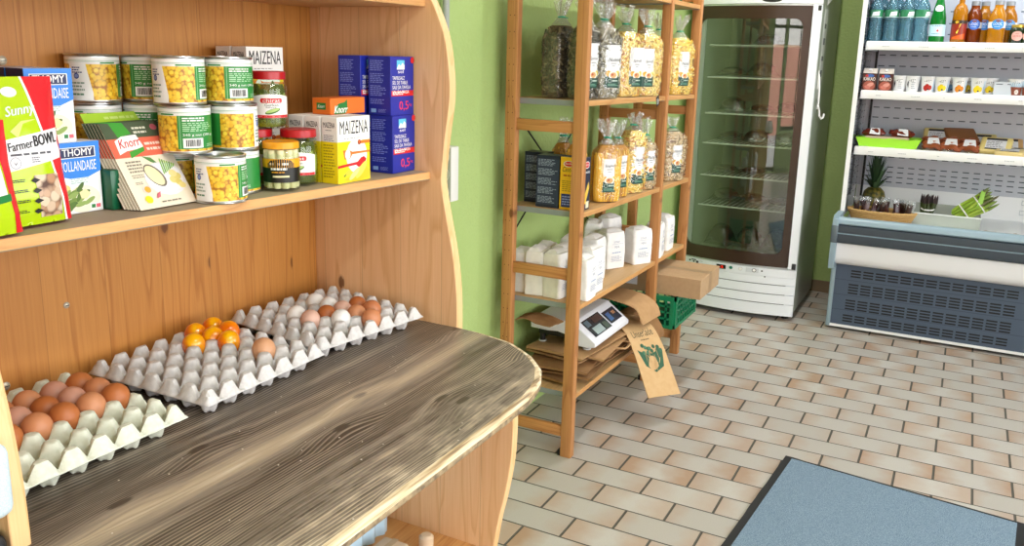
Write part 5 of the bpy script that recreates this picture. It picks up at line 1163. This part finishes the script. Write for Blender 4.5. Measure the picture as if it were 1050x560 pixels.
rows = [ony(930, y, YBK).z for y in (57, 68.2, 100.2, 111.3, 121.7, 162.3, 172.7, 178., 183., 188.2)]+[ony(930, y, YBK).z for y in (12, 24, 35)]
for r_, z in enumerate(rows):
    art(m, bk, [('r', KX0+.06+.0565*c, z-.003, KX0+.06+.0565*c+.033, z+.003, slot) for c in range(30)], 0, .0007)
m.build('back_panel', cool)
m = MB(); m.box((KX0+.042, YBK-.02, .66), (KX0+.054, YBK-.003, 1.98), P('15171a', .5)); m.build('upright', cool)
ZD = .588
extr('well_liner', [(GY-.022, .60), (GY-.018, ZD), (GY+.20, ZD-.002), (YBK-.06, ZD+.002), (YBK-.035, ZD+.02), (YBK-.004, .735)], P('eff2f4', .3), KX0+.018, KX1-.02)
for pz in (ony(1037, 207, YBK-.02).z, ony(1036, 217, YBK-.024).z):
    px_ = .33 if pz > .67 else .325
    m = MB(); yy = YBK-.02-.016*((.735-pz)/.13); m.tube([(px_, yy-.012, pz-.012), (px_+.028, yy-.012, pz-.012), (px_+.028, yy-.012, pz+.012), (px_, yy-.012, pz+.012)], .0022, P('b9c2c8', .3), 5, True); m.build('clip', cool)
S1, S2, S3 = 1.556, 1.300, .998
SY0 = 5.005
for z in (S1, S2, S3):
    t = MB(); t.box((KX0+.055, SY0, z-.020), (KX1-.03, YBK-.005, z), kw); t.rbox((KX0+.030, SY0-.012, z-.042), (KX1-.025, SY0+.004, z+.004), P('f4f6f8', .3), .003)
    fn = lambda u, v, L, z=z: (u, SY0-.0122-L, z+v); q = random.Random(int(z*100))
    art(t, fn, [('bl', KX0+.08+.16*c+q.uniform(0, .05), -.026, KX0+.115+.16*c+q.uniform(0, .06), -.018, P('c3c8cc', .4), 1) for c in range(10)], 0, .0006)
    t.box((KX0+.024, SY0+.01, z-.045), (KX0+.050, YBK-.005, z-.004), P('cdd5dc', .3)); t.build('shelf', cool)

# --- drinks
def bottle(name, label, cat, prof_, mt, x, y, z, group, cap=None, caph=None, bands=(), lab=None, content=None, n=22):
    t = thing(name, label, cat, (x, y, z), 0, group)
    m = MB(); m.lathe(prof_, mt, n); m.build('bottle_body', t)
    if cap: m = MB(); m.lathe([(caph[0], caph[1]), (caph[0], caph[2]), (caph[0]*.9, caph[2]+.002), (.001, caph[2]+.002)], cap, 16); m.build('cap', t)
    for z0, z1, r_, mt2 in bands: m = MB(); m.lathe([(r_, z0), (r_, z1)], mt2, n, True, None, False); m.build('label_band', t)
    if lab: m = MB(); lab(m); m.build('label', t)
    return t
YQ = 5.09
xs = lambda px, y=YQ, py=41: ony(px, py, y).x
aq = tinted('78b0c2', .05, .75)
wp = [(.028, 0), (.034, .004), (.036, .02), (.034, .045), (.030, .075), (.033, .105), (.0355, .125), (.0355, .17), (.030, .195), (.017, .22), (.0135, .226), (.0135, .245)]
def wlab(m):
    fn = cyl_fn(.0362); m.grid(lambda u, v: fn(-PI+2*PI*u, .128+.040*v, 0), 24, 1, P('2a7a52', .3), True, True); art(m, fn, [('p', [(-.55, .134), (.5, .137), (.6, .160), (-.35, .156)], P('dfe9ea', .3)), ('r', -.2, .144, .35, .147, P('7fb09a', .3)), ('r', -3.1, .128, 3.1, .131, P('cfe0e6', .3))], .2)
for k, px in enumerate((895.5, 911.5, 927.5, 943)):
    lb = ('water bottle against the cooler side wall', 'water bottle second from the cooler side wall', 'water bottle third from the cooler side wall', 'water bottle next to the green glass bottle')[k]
    wx = xs(px) if k == 0 else max(xs(px), wx+.0734)
    if k == 0: wb = bottle('water_bottle', lb, 'bottle', wp, aq, wx, YQ, S1, 'clear water bottles', P('1c2f55', .35), (.0145, .240, .258), (), wlab)
    else: dup(wb, (wx, YQ, S1), .3*k, lb)
for k, px in enumerate((903, 919, 935)): dup(wb, (xs(px, YQ+.09, 38), YQ+.095, S1), .5*k, 'water bottle in the second row, %s' % ('nearest the cooler side wall', 'middle one', 'behind the green glass bottle')[k])
def plab(m):
    fn = cyl_fn(.0388); m.grid(lambda u, v: fn(-PI+2*PI*u, .035+.058*v, 0), 24, 1, P('bfe3ec', .35), True, True); art(m, fn, [('bl', -.7, .083, .7, .090, P('3a5a9c', .4), 1), ('e', .1, .062, .14, .006, P('d2343a', .4)), ('bl', -.6, .042, .6, .050, P('5a8aa8', .4), 1)], .2)
def plab2(m):
    fn2 = lambda u, v, L: ((.0322-.20*(v-.155)+L)*math.sin(u), -(.0322-.20*(v-.155)+L)*math.cos(u), v); m.grid(lambda u, v: fn2(-.75+1.5*u, .175+.016*(2*v-1)*math.sqrt(max(0, 1-(2*u-1)**2)), 0), 16, 4, P('e9eef0', .35)); art(m, fn2, [('bl', -.4, .172, .4, .179, P('3a5a9c', .4), 1)], 0, .0006)
gb = bottle('green_bottle', 'green glass water bottle with pale blue label', 'bottle', [(.034, 0), (.038, .004), (.038, .105), (.037, .125), (.030, .16), (.024, .19), (.016, .225), (.013, .24), (.013, .262)], tinted('0f7a2a', .06, .35), max(xs(958.5), wx+.0765), YQ, S1, None, P('c9cdd4', .3), (.014, .252, .268), (), plab)
m = MB(); plab2(m); m.build('neck_label', gb)
def slab(m):
    fn = cyl_fn(.0365); m.grid(lambda u, v: fn(-PI+2*PI*u, .020+.095*v, 0), 24, 2, P('8a2412', .35), True, True)
    art(m, fn, [('p', [(-.9, .02), (.9, .02), (.9, .05), (-.9, .03)], P('c9581a', .35)), ('r', -3.1, .098, 3.1, .115, P('2a1a10', .35)), ('t', '7', -.42, .045, .85, .062, P('1c1a16', .4), .06, .3), ('t', '7', -.38, .048, .78, .056, P('f4d94a', .4), .02, .3), ('e', -.3, .106, .25, .006, P('e0b02c', .4))], .2)
bottle('syrup_bottle', 'amber bottle with a big yellow seven on its dark red label', 'bottle', [(.033, 0), (.036, .004), (.036, .12), (.035, .135), (.034, .165), (.024, .19), (.014, .20), (.013, .23)], tinted('a86a0c', .08, .2), max(xs(981.5), wx+.156), YQ, S1, None, P('3a3c40', .35), (.0145, .222, .24), (), slab)
def jlab(c):
    def f(m):
        fn = cyl_fn(.0398); m.grid(lambda u, v: fn(-1.5+3*u, .078+.030*v, 0), 20, 1, P('e3e6e6', .4))
        art(m, fn, [('e', .1, .096, .75, .026, P(c, .35)), ('e', .1, .113, .3, .006, P('7a4a4a', .4)), ('t', 'LOOC', -.42, .092, 1.05, .013, WHITE, .03, .1), ('bl', -.3, .082, .5, .086, WHITE, 1)], .2)
    return f
jp = [(.036, 0), (.0395, .005), (.0395, .125), (.036, .145), (.024, .17), (.020, .18), (.020, .20)]
for k, (px, dy, c, body) in enumerate(((996, .055, '2f6ac2', '7a3408'), (1006, .085, '2f78c4', 'a86a10'), (1020, .0, '2f86c8', 'b87812'), (1031.5, .085, '2a86c4', 'a8690e'))):
    bottle('juice_bottle', ('reddish juice bottle with blue oval label beside the amber bottle', 'orange juice bottle standing behind between the two front juice bottles', 'frontmost orange juice bottle with blue oval label', 'orange juice bottle half behind, next to the dark jar')[k], 'bottle', jp, tinted(body, .08, .2), xs(px, YQ+dy), YQ+dy, S1, 'juice bottles', P('8f9296', .35, .4), (.021, .192, .212), (), jlab(c))
def blab(m):
    fn = cyl_fn(.0335); art(m, fn, [('e', 0, .04, .8, .024, P('cf9c90', .4)), ('r', -.55, .036, .55, .043, P('a8605c', .4)), ('bl', -.3, .049, .3, .053, P('8a4a4a', .4), 1)], .2)
for k, px in enumerate((1042, 1053.5)):
    bottle('dark_jar', ('dark jar with a gold lid and pinkish label at the end of the drinks row', 'second dark gold lidded jar cut off by the photo edge')[k], 'jar', [(.031, 0), (.033, .004), (.033, .072), (.028, .082), (.027, .084)], P('1c2a14', .15), xs(px), YQ, S1, 'dark jars', P('c8a84a', .3, .7), (.029, .082, .094), (), blab)
# --- cocoa cartons and yoghurts
YQ2 = 5.06
w, d, h = .070, .060, .092
x2 = lambda px, y=YQ2: ony(px, 90, y).x
fr = [('r', 0, 0, w, h, P('4a2018', .4)), ('e', w*.5, h*.28, .030, .026, P('a85848', .4)), ('e', w*.58, h*.34, .018, .010, P('d8988a', .4), .4), ('e', w*.4, h*.2, .016, .008, P('c8786a', .4), -.3), ('t', 'KAKAO', .006, h*.58, w-.012, .018, P('f4efe8', .4), .03), ('e', w*.5, h*.86, .022, .008, P('3a6ab8', .4)), ('e', w*.3, h*.85, .008, .007, P('c83a3a', .4))]
def kakao(label, x):
    t = thing('cocoa_carton', label, 'carton', (x, YQ2, S2), 0, 'cocoa drink cartons')
    m = MB(); m.rbox((-w/2, -d/2, 0), (w/2, d/2, h), P('3a1812', .4), .0015, 1); m.prism([(-d/2, h-.001), (d/2, h-.001), (.004, h+.026), (-.004, h+.026)], -w/2, w/2, lambda a, b, c: (c, a, b), P('d8d2cc', .45)); art(m, lambda u, v, L: (-w/2+u, -d/2-L, v), fr); m.build('carton', t)
    m = MB(); m.cyl((0, -.012, h+.008), (0, -.020, h+.020), .009, P('e9eaec', .4), n=12); m.build('spout_cap', t); return t
for k, px in enumerate((888.5, 903.)):
    if k == 0: c0 = kakao('cocoa drink carton nearest the cooler side wall', max(x2(px), KX0+.024+w/2+.003))
    else: dup(c0, (c0.location.x+.080*k, YQ2, S2), 0, ('', 'cocoa drink carton next to the yoghurt pots')[k])
def pot(label, px, y, kind, first={}):
    z = S2+.0005; t = thing('yoghurt_pot', label, 'yoghurt pot', (x2(px, y), y, z), 0, 'yoghurt pots')
    r0, r1, hh = .028, .0365, .084
    m = MB(); m.lathe([(r0-.002, 0), (r0, .003), (r1, hh-.006), (r1+.0015, hh-.004), (r1+.0015, hh-.001)], P('eef0f2', .35), 24, True); m.build('pot', t)
    m = MB(); m.lathe([(r1+.002, hh-.0015), (r1+.002, hh), (.001, hh+.0005)], P('dfe2e6', .3, .3), 24); m.build('foil_lid', t)
    m = MB(); fn = lambda u, v, L: ((r0+(r1-r0)*v/hh+L)*math.sin(u), -(r0+(r1-r0)*v/hh+L)*math.cos(u), v); bk_ = P('22262c', .4)
    col = {'red': 'b3261e', 'yellow': 'f0d21a', 'orange': 'e08a1e', 'white': 'd8e0ea', 'blue': '7fb0dc', 'choc': '8a4a3a'}[kind]
    it = [('p', [(-.5, .058), (-.1, .066), (.2, .060), (.1, .054), (-.2, .056)], bk_), ('bl', -.1, .062, .5, .068, bk_, 1)]
    if kind == 'white': it += [('bl', -.1, .015, .6, .055, P('b0b6be', .4), 4), ('p', [(-.8, .04), (-.6, .06), (-.5, .05), (-.6, .02)], bk_)]
    elif kind == 'choc': it += [('r', -1.1, .004, 1.1, .045, P(col, .4)), ('r', -1.1, .045, 1.1, .075, P('a9c6dc', .4)), ('e', .2, .02, .3, .012, P('e9e4e0', .4))]
    else: it += [('e', -.25, .024, .42, .015, P(col, .4)), ('e', .35, .026, .36, .013, P(col, .4)), ('e', -.05, .036, .3, .010, P(col, .4)), ('e', .1, .018, .16, .004, bk_), ('r', .9, .01, 1.2, .07, P('9fc4e2', .4))]
    art(m, fn, it, .2); m.build('print', t)
for px, y, kd, lb in ((921.5, YQ2, 'white', 'white yoghurt pot beside the cocoa cartons'), (935, YQ2, 'white', 'mostly white yoghurt pot between the cocoa side and the cherry pot'), (951, YQ2, 'red', 'yoghurt pot with dark red cherries'), (965.5, YQ2, 'yellow', 'yoghurt pot with a yellow fruit spot after the cherry pot'), (983.5, YQ2, 'orange', 'yoghurt pot with orange fruit in the middle of the row'),
                      (1002.5, YQ2, 'yellow', 'yoghurt pot with lemons, the left of the lemon pair'), (1014.5, YQ2+.035, 'yellow', 'yoghurt pot with lemons, set slightly behind its lemon neighbour'), (1041, YQ2, 'choc', 'chocolate brown yoghurt pot after the empty gap'), (1055, YQ2, 'choc', 'chocolate brown yoghurt pot cut off by the photo edge'), (975, YQ2+.08, 'blue', 'yoghurt pot in the second row behind the orange fruit pot'), (993, YQ2+.08, 'yellow', 'yoghurt pot in the second row before the lemon pair')): pot(lb, px, y, kd)
m = MB(); x0 = x2(1019, 5.04); m.box((x0, 5.035, S2), (x0+.105, 5.038, S2+.068), P('c9d2dc', .3)); m.box((x0, 5.038, S2), (x0+.105, 5.07, S2+.003), P('c9d2dc', .3)); m.add([(x0+.008+.05*k+a, 5.0345, S2+.055+b) for k in (0, 1) for a, b in ((0, 0), (.03, 0), (.03, .004), (0, .004))], [(0, 1, 2, 3), (4, 5, 6, 7)], slot); tag(m.build('shelf_divider'), 'empty pale shelf divider between the lemon and chocolate yoghurt pots', 'divider')
# --- meat and cheese
YQ3 = 5.10; x3 = lambda px, y=YQ3: ony(px, 146, y).x
t = thing('meat_tray', 'bright green tray of dark cured meat at the shelf end', 'meat tray', (x3(911), YQ3, S3), .03)
m = MB(); tw, td = .165, .10
m.grid(lambda u, v: ((u-.5)*2*tw*(.86+.14*max(abs(2*u-1), abs(2*v-1))**3), (v-.5)*2*td*.9, .003+.048*max(abs(2*u-1), abs(2*v-1))**5+.006*noise.noise(Vector((u*6, v*6, 1)))), 30, 20, P('a6ea3c', .35)); m.grid(lambda u, v: ((u-.5)*2*tw*.86*(1+.14*v), -td*.9*(.92+.08*v), .0015+.049*v+.004*math.sin(u*14)), 30, 4, P('a6ea3c', .35)); m.build('tray', t)
m = MB(); m.rbox((-.12, -.07, .02), (.10, .07, .058), P('c9b49a', .4), .008); m.build('pale_slab', t)
for k, (a, b) in enumerate(((-.08, .02), (.06, .03))):
    m = MB(); m.blob((a, b, .075), (.062, .05, .026), P('6e2a1c', .25), 3, .3, 10); m.build('cured_meat', t)
    m = MB(); m.add([(a-.02, b-.055, .070), (a+.035, b-.055, .066), (a+.03, b-.03, .10), (a-.015, b-.03, .102)], [(0, 1, 2, 3)], P('dfe3e8', .4)); m.build('label', t)
def sausage_pack(label, px, y, rz, n, s=1.):
    t = thing('sausage_pack', label, 'sausage pack', (x3(px, y), y, S3), rz, 'packs of brown sausages')
    q = random.Random(n)
    for k in range(4):
        m = MB(); yy = -.055+.036*k; pts = [(-.044+.088*j/7, yy+.012*math.sin(j*.9+k), .016+.030*(k/3)+.010*math.sin(PI*j/7)+.005*math.sin(j*1.7)) for j in range(8)]
        m.tube(pts, .0155, P(('8f4a28', 'a45a34', '7d3c20')[k % 3], .3), 8, False, lambda v: .55+.45*math.sin(PI*min(1, max(0, .06+v*.88)))**.35); m.build('sausage', t)
    m = MB(); m.add([(-.028, -.060, .036), (.034, -.060, .036), (.028, -.005, .066), (-.022, -.005, .066)], [(0, 1, 2, 3)], P('dfe2e8', .4)); m.build('label', t)
    m = MB(); m.grid(lambda u, v: ((u-.5)*.102, (v-.42)*.17, .002+.058*(.35+.65*v)*max(0, (1-abs(2*u-1)**5)*(1-abs(2*v-1)**5))+.004*noise.noise(Vector((u*9, v*9, n)))), 16, 16, film('f4efe8', .25, .05, .12, 60., .6)); m.build('film_wrap', t, fix=False)
for a in ((956, 5.11, .1, 1, 'sausage pack next to the green meat tray'), (975, 5.10, 0., 2, 'sausage pack in the middle, two white labels wide'), (994, 5.11, .0, 3, 'sausage pack before the cheese pieces')): sausage_pack(a[4], *a[:4])
def cheese(label, px, y, dz, rz, rx, c='d9c78a', s=1., kind='y'):
    t = thing('cheese_pack', label, 'cheese pack', (x3(px, y), y, S3+dz), rz, 'packed cheese pieces'); t.rotation_euler = (rx, 0, rz)
    m = MB(); m.rbox((-.07*s, -.055*s, 0), (.07*s, .055*s, .030), P(c, .35), .010, 3); m.build('cheese', t)
    if kind == 'y':
        m = MB(); art(m, lambda u, v, L: (u, v, .030+L), [('r', -.045*s, -.04*s, .045*s, .042*s, P('dcdee6', .35)), ('r', -.045*s, .026*s, .045*s, .042*s, P('2c2c34', .35)), ('bl', -.04*s, -.03*s, .04*s, .02*s, P('8a8c96', .4), 4), ('r', -.045*s, -.044*s, .045*s, -.034*s, P('2c2c34', .35))], 0, .0008); m.build('label', t)
for a in ((960, 5.26, .05, .0, .75, 'd2bf80', 1., 'y', 'cheese pack tilted up behind the sausages, black topped label'), (984, 5.27, .058, .35, .5, '8a5a34', 1.15, 'n', 'brown smoked piece lying highest behind the sausages'), (1003, 5.17, .0, .2, .35, 'd8c88c', .9, 'y', 'cheese pack on the shelf edge after the sausages'), (1006, 5.30, .03, -.1, .8, 'cdbb7e', 1., 'y', 'cheese pack leaning at the back behind the tilted yellow one'),
          (1022, 5.13, .028, -.12, .62, 'e2cf86', 1.05, 'y', 'yellow cheese pack tilted towards the front with a large label'), (1034, 5.24, .02, .1, .7, 'c8a06a', 1., 'y', 'orange rimmed cheese pack behind the tilted yellow one'), (1037, 5.07, .0, -.1, .15, 'd9c384', .95, 'y', 'flat cheese pack at the shelf edge near the photo border'), (1052, 5.09, .0, .2, .2, 'e0cd90', .95, 'y', 'last cheese pack, cut off by the photo edge')): cheese(a[8], *a[:8])

# --- the well: basket, pineapple, asparagus
bx = ony(899, 222, 4.98); BX, BY = -.345, 5.00
bas = thing('wicker_basket', 'oval woven basket full of dark wrapped sweets at the cooler end', 'basket', (BX, BY, ZD+.001))
straw = speck('a9834c', 'c9a368', 300., .7, .3)
m = MB(); A0, B0 = .165, .085
for j in range(7):
    k = j/6; ra, rb_ = A0*(.86+.16*k), B0*(.82+.20*k); z = .006+.056*k
    m.tube([(ra*math.cos(2*PI*i/40)*(1+.012*(1 if (i+j) % 2 else -1)), rb_*math.sin(2*PI*i/40)*(1+.02*(1 if (i+j) % 2 else -1)), z) for i in range(40)], .0052, straw, 5, True)
m.prism([(A0*.85*math.cos(2*PI*i/30), B0*.8*math.sin(2*PI*i/30)) for i in range(30)], 0, .006, lambda a, b, c: (a, b, c), straw)
m.build('weave', bas)
m = MB()
for i in range(20): a = 2*PI*i/20; m.cyl((A0*.87*math.cos(a), B0*.83*math.sin(a), .004), (A0*1.0*math.cos(a), B0*1.0*math.sin(a), .066), .004, straw, n=5)
m.build('stakes', bas)
m = MB(); m.tube([(A0*1.04*math.cos(2*PI*i/40), B0*1.04*math.sin(2*PI*i/40), .068+.002*(i % 2)) for i in range(40)], .0075, straw, 6, True); m.build('rim', bas)
q = random.Random(11); choc = [P('2c1512', .3), P('43201c', .3), P('3a1a22', .3)]
for k in range(13):
    x, y = BX-.125+.25*(k % 7)/6+q.uniform(-.008, .008), BY+(.028 if k > 6 else -.028)+q.uniform(-.006, .006)
    if k > 6: x += .02
    lb = ('dark sweet in clear wrap in the basket, %s' % ('front row first', 'front row second', 'front row third', 'front row fourth', 'front row fifth', 'front row sixth', 'front row last', 'back row first', 'back row second', 'back row third', 'back row fourth', 'back row fifth', 'back row last')[k])
    t = thing('wrapped_sweet', lb, 'sweet', (x, y, ZD+.030), 0, 'wrapped sweets in the basket'); t.rotation_euler = (q.uniform(-.3, .2), q.uniform(-.45, .45), q.uniform(-.8, .8))
    m = MB(); m.rbox((-.014, -.010, -.012), (.0145, .0105, .094), choc[k % 3], .004, 2); m.build('chocolate', t)
    m = MB(); ph = k*1.3
    m.grid(lambda u, v: ((.019*(1-v*.6)+.012*max(0, v-.6)*2.5)*math.cos(2*PI*u)*(1+.15*math.sin(6*PI*u+ph)), (.015*(1-v*.6)+.012*max(0, v-.6)*2.5)*math.sin(2*PI*u)*(1+.15*math.cos(4*PI*u)), -.013+.125*v), 14, 8, film('f4f6f8', .35, .05, .1, 60., 1.), True, True); m.build('clear_wrap', t, fix=False)
    if k in (3, 8): m = MB(); m.add([(-.012, -.016, .01), (.014, -.016, .012), (.012, -.014, .045), (-.01, -.014, .043)], [(0, 1, 2, 3)], P('dfe6f0', .35)); m.build('label', t)
pine_ = thing('pineapple', 'whole pineapple with a green crown behind the basket', 'pineapple', (ony(896, 200, 5.30).x, 5.30, ZD+.003))
def pskin():
    t = NT('pineapple_skin'); ob = t.obj(); v = t.n('TexVoronoi', {'Vector': t.n('Mapping', {'Vector': ob, 'Scale': (1, 1, 1.1)}).outputs[0], 'Scale': 42., 'Randomness': .35})
    b = t.bsdf(t.ramp(v.outputs['Distance'], [(.05, '4a3a12'), (.22, '8a7422'), (.5, '5c5a1e'), (.75, '2c3212')]), .5); t.bump(b, t.math('SUBTRACT', 1., v.outputs['Distance']), .8, .006); return t.m
m = MB(); m.lathe([(.001, 0), (.035, .003), (.055, .025), (.064, .06), (.064, .095), (.055, .13), (.035, .15), (.001, .155)], pskin(), 28, True, None, False); m.build('fruit', pine_)
lf = [P('2f4a2a', .5), P('3f5c34', .5), P('4c6a44', .5), P('24401f', .5)]; q = random.Random(2)
m = MB()
for k in range(42):
    a = k*2.4; lvl = k/42; L = .06+.12*min(1, lvl*1.2); tip = .075*(1-lvl)+.015; z0 = .145+.05*lvl; r0 = .016*(1-lvl*.6); wd_ = .010
    p0 = Vector((r0*math.cos(a), r0*math.sin(a), z0)); p1 = p0+Vector((tip*.55*math.cos(a), tip*.55*math.sin(a), L*.6)); p2 = p0+Vector((tip*1.05*math.cos(a), tip*1.05*math.sin(a), L*(.98 if lvl > .3 else .75)))
    sd_ = Vector((-math.sin(a), math.cos(a), 0)); nn = Vector((math.cos(a), math.sin(a), .3))*.002
    m.add([p0-sd_*wd_, p0+nn, p0+sd_*wd_, p1-sd_*wd_*.8, p1+nn, p1+sd_*wd_*.8, p2], [(0, 1, 4, 3), (1, 2, 5, 4), (3, 4, 6), (4, 5, 6)], lf[k % 4])
m.build('leaf_crown', pine_, fix=False)
# clear bin
b0, b1 = ony(936, 222, 5.02).x, ony(1005, 226, 5.02).x
bn = thing('clear_bin', 'shallow translucent plastic bin holding the asparagus', 'bin', ((b0+b1)/2, 5.10, ZD+.002)); W_ = (b1-b0)/2
m = MB(); cl = tinted('dfe6e2', .2, .6); mt = P('cdd5cc', .25, 0., Alpha=.6)
for a, b in (((-W_, -.085, 0), (W_, .10, .003)), ((-W_, -.088, 0), (W_, -.085, .074)), ((-W_, .10, 0), (W_, .103, .105)), ((-W_-.003, -.085, 0), (-W_, .10, .07)), ((W_, -.085, 0), (W_+.003, .10, .07))): m.box(a, b, mt)
m.build('walls', bn)
m = MB(); m.box((-W_-.008, -.095, .073), (W_+.008, -.084, .078), P('e9eeec', .25)); m.build('rim', bn)
def spear(p, d, L, r, c1, c2, m, q):
    d = Vector(d).normalized(); p = Vector(p); sd_ = Vector((q.uniform(-1, 1), q.uniform(-1, 1), q.uniform(-1, 1)))*.004
    m.tube([p+d*(L*j/7)+sd_*math.sin(j) for j in range(6)], r, c1, 6); m.tube([p+d*(L*(5+j*.5)/7)+sd_*math.sin(5+j*.3) for j in range(5)], r*1.12, c2, 6, False, lambda v: (1-v)**.5*.95+.05)
q = random.Random(9)
ax = ony(950, 214, 5.10).x
t = thing('asparagus_bundle', 'small upright bundle of dark purple asparagus tied with a white band', 'asparagus', (ax, 5.10, ZD+.0055), 0, None)
for k in range(10):
    m = MB(); a = k*2.4; r_ = .022*math.sqrt((k+.5)/10); spear((r_*math.cos(a), r_*math.sin(a), 0), (r_*math.cos(a)*6+.06, r_*math.sin(a)*4, 1), .165, .0075, P('3c4a20', .4), P('2c1c22', .4), m, q); m.build('spear', t)
m = MB(); m.tube([(.031*math.cos(2*PI*i/16)+.006, .031*math.sin(2*PI*i/16), .085+.004*math.sin(2*PI*i/16)) for i in range(16)], .004, WHITE, 5, True); m.build('band', t)
g0_ = ony(980, 220, 5.06)
t = thing('asparagus_bundle', 'large slanting bundle of green asparagus with white bands', 'asparagus', (g0_.x, 5.08, ZD+.062)); dr = Vector((.80, .10, .62)).normalized(); u1 = dr.cross(Vector((0, 1, 0))).normalized(); u2 = dr.cross(u1)
gc = [P('9ab83a', .4), P('84a62e', .4), P('a9c44c', .4)]; gt = [P('6a7a34', .4), P('5c5a38', .4), P('7a943a', .4)]
for k in range(22):
    m = MB(); a = k*2.4; r_ = .036*math.sqrt((k+.5)/22); off = u1*(r_*math.cos(a))+u2*(r_*math.sin(a)*.8); spear(off+dr*q.uniform(-.01, .015), dr+off*2.2, q.uniform(.19, .225), .0085, gc[k % 3], gt[k % 3], m, q); m.build('spear', t)
for v in (.05, .13): m = MB(); m.tube([dr*v+u1*(.049+.1*v*.2)*math.cos(2*PI*i/18)+u2*.042*math.sin(2*PI*i/18) for i in range(18)], .0038, WHITE, 5, True); m.build('band', t)
m = MB(); m.add([(.09, -.03, .06), (.115, -.03, .065), (.125, -.02, .155), (.118, -.03, .15), (.104, -.03, .16)], [(0, 1, 2, 3, 4)], P('8fbf4a', .45)); m.add([(.09, -.028, .06), (.115, -.028, .065), (.125, -.018, .155), (.118, -.028, .15), (.104, -.028, .16)], [(0, 1, 2, 3, 4)], P('8fbf4a', .45)); m.build('leaf_tip', t)
m = MB(); xq = ony(1008, 233, 5.0).x; m.grid(lambda u, v: (xq+.30*u, 4.93+.10*v, ZD+.002+.018*math.sin(PI*v)*(1+.2*math.sin(u*17))+.003*math.sin(u*40)), 20, 8, speck('a59c90', 'bdb3a6', 60., .8, .3)); tag(m.build('paper_liner'), 'crumpled brownish paper liner at the front of the cooler well', 'paper liner')

# ================================================================== door mat
c0, c1, c2 = Vector((-.440, 3.088)), Vector((.335, 2.990)), Vector((-.545, 1.75)); c3 = Vector((.235, 1.65))
mat_ = thing('door_mat', 'blue grey entrance mat with black rubber border', 'door mat')
def quad(a, b, s=0): return c0*(1-a)*(1-b)+c1*a*(1-b)+c2*(1-a)*b+c3*a*b
m = MB(); ea, eb = .034, .018
def edgew(t_, s_): return .0035*noise.noise(Vector((t_*14, s_, 0)))
n = 60; rim = []
for i in range(n): rim.append(quad(i/n, 0)+Vector((0, edgew(i/n, 1))))
for i in range(n): rim.append(quad(1, i/n)+Vector((edgew(i/n, 2), 0)))
for i in range(n): rim.append(quad(1-i/n, 1))
for i in range(n): rim.append(quad(0, 1-i/n)+Vector((edgew(i/n, 4), 0)))
m.prism([(p.x, p.y) for p in rim], .0005, .005, lambda a, b, c: (a, b, c), P('17181b', .6)); m.build('rubber_border', mat_)
m = MB(); fab = speck('56708a', '94aabd', 420., .95, .8, (.36, .64), .003)
m.grid(lambda u, v: (*quad(ea+(1-2*ea)*u, .012+(1-.03)*v), .0052+.0025), 2, 2, fab, False)
lo = [quad(ea, .012), quad(1-ea, .012), quad(1-ea, .982), quad(ea, .982)]
for i in range(4): a, b = lo[i], lo[(i+1) % 4]; m.add([(a.x, a.y, .0048), (b.x, b.y, .0048), (b.x, b.y, .0077), (a.x, a.y, .0077)], [(0, 1, 2, 3)], fab)
m.build('pile', mat_)

# ================================================================== light
w = bpy.data.worlds.new('daylight'); scene.world = w; w.use_nodes = True; nt = w.node_tree; nt.nodes['Background'].inputs[0].default_value = (.985, .985, 1., 1); nt.nodes['Background'].inputs[1].default_value = 7.5
def area(name, loc, rot, sx, sy, e, c=(1, 1, 1), portal=False):
    l = bpy.data.lights.new(name, 'AREA'); l.shape = 'RECTANGLE'; l.size = sx; l.size_y = sy; l.energy = e; l.color = c
    o = bpy.data.objects.new(name, l); COL.objects.link(o); o.location = loc; o.rotation_euler = rot
    if portal: l.cycles.is_portal = True
    return o
for a0, a1, z0, z1 in WR: area('window_portal', (XR+.06, (a0+a1)/2, (z0+z1)/2), (0, PI/2, 0), z1-z0, a1-a0, 1, portal=True)
for a0, a1, z0, z1 in WF: area('window_portal', ((a0+a1)/2, YF-.14, (z0+z1)/2), (PI/2, 0, 0), a1-a0, z1-z0, 1, portal=True)
for x, y in ((.4, .9), (-.64, 3.9)): area('ceiling_fill', (x, y, ZC-.10), (0, 0, 0), .12, 1.2, 24, (1, .97, .92))  # added fill below the unseen ceiling tubes
area('fridge_fill', (FX0+.33, FYF+.06, FZ-.10), (math.radians(12), 0, 0), .5, .04, .25, (.95, 1, .95))  # added light, lifts the dark fridge interior
area('canopy_lamp', (.4, 4.93, 1.97), (math.radians(25), 0, 0), 1.7, .06, 6, (.93, .97, 1))
vs = scene.view_settings; vs.view_transform = 'Standard'; vs.look = 'None'; vs.gamma = 1; vs.use_curve_mapping = False; vs.exposure = -0.06
scene.cycles.use_denoising = True; scene.cycles.max_bounces = 8; scene.cycles.transparent_max_bounces = 24; scene.cycles.caustics_reflective = False; scene.cycles.caustics_refractive = False
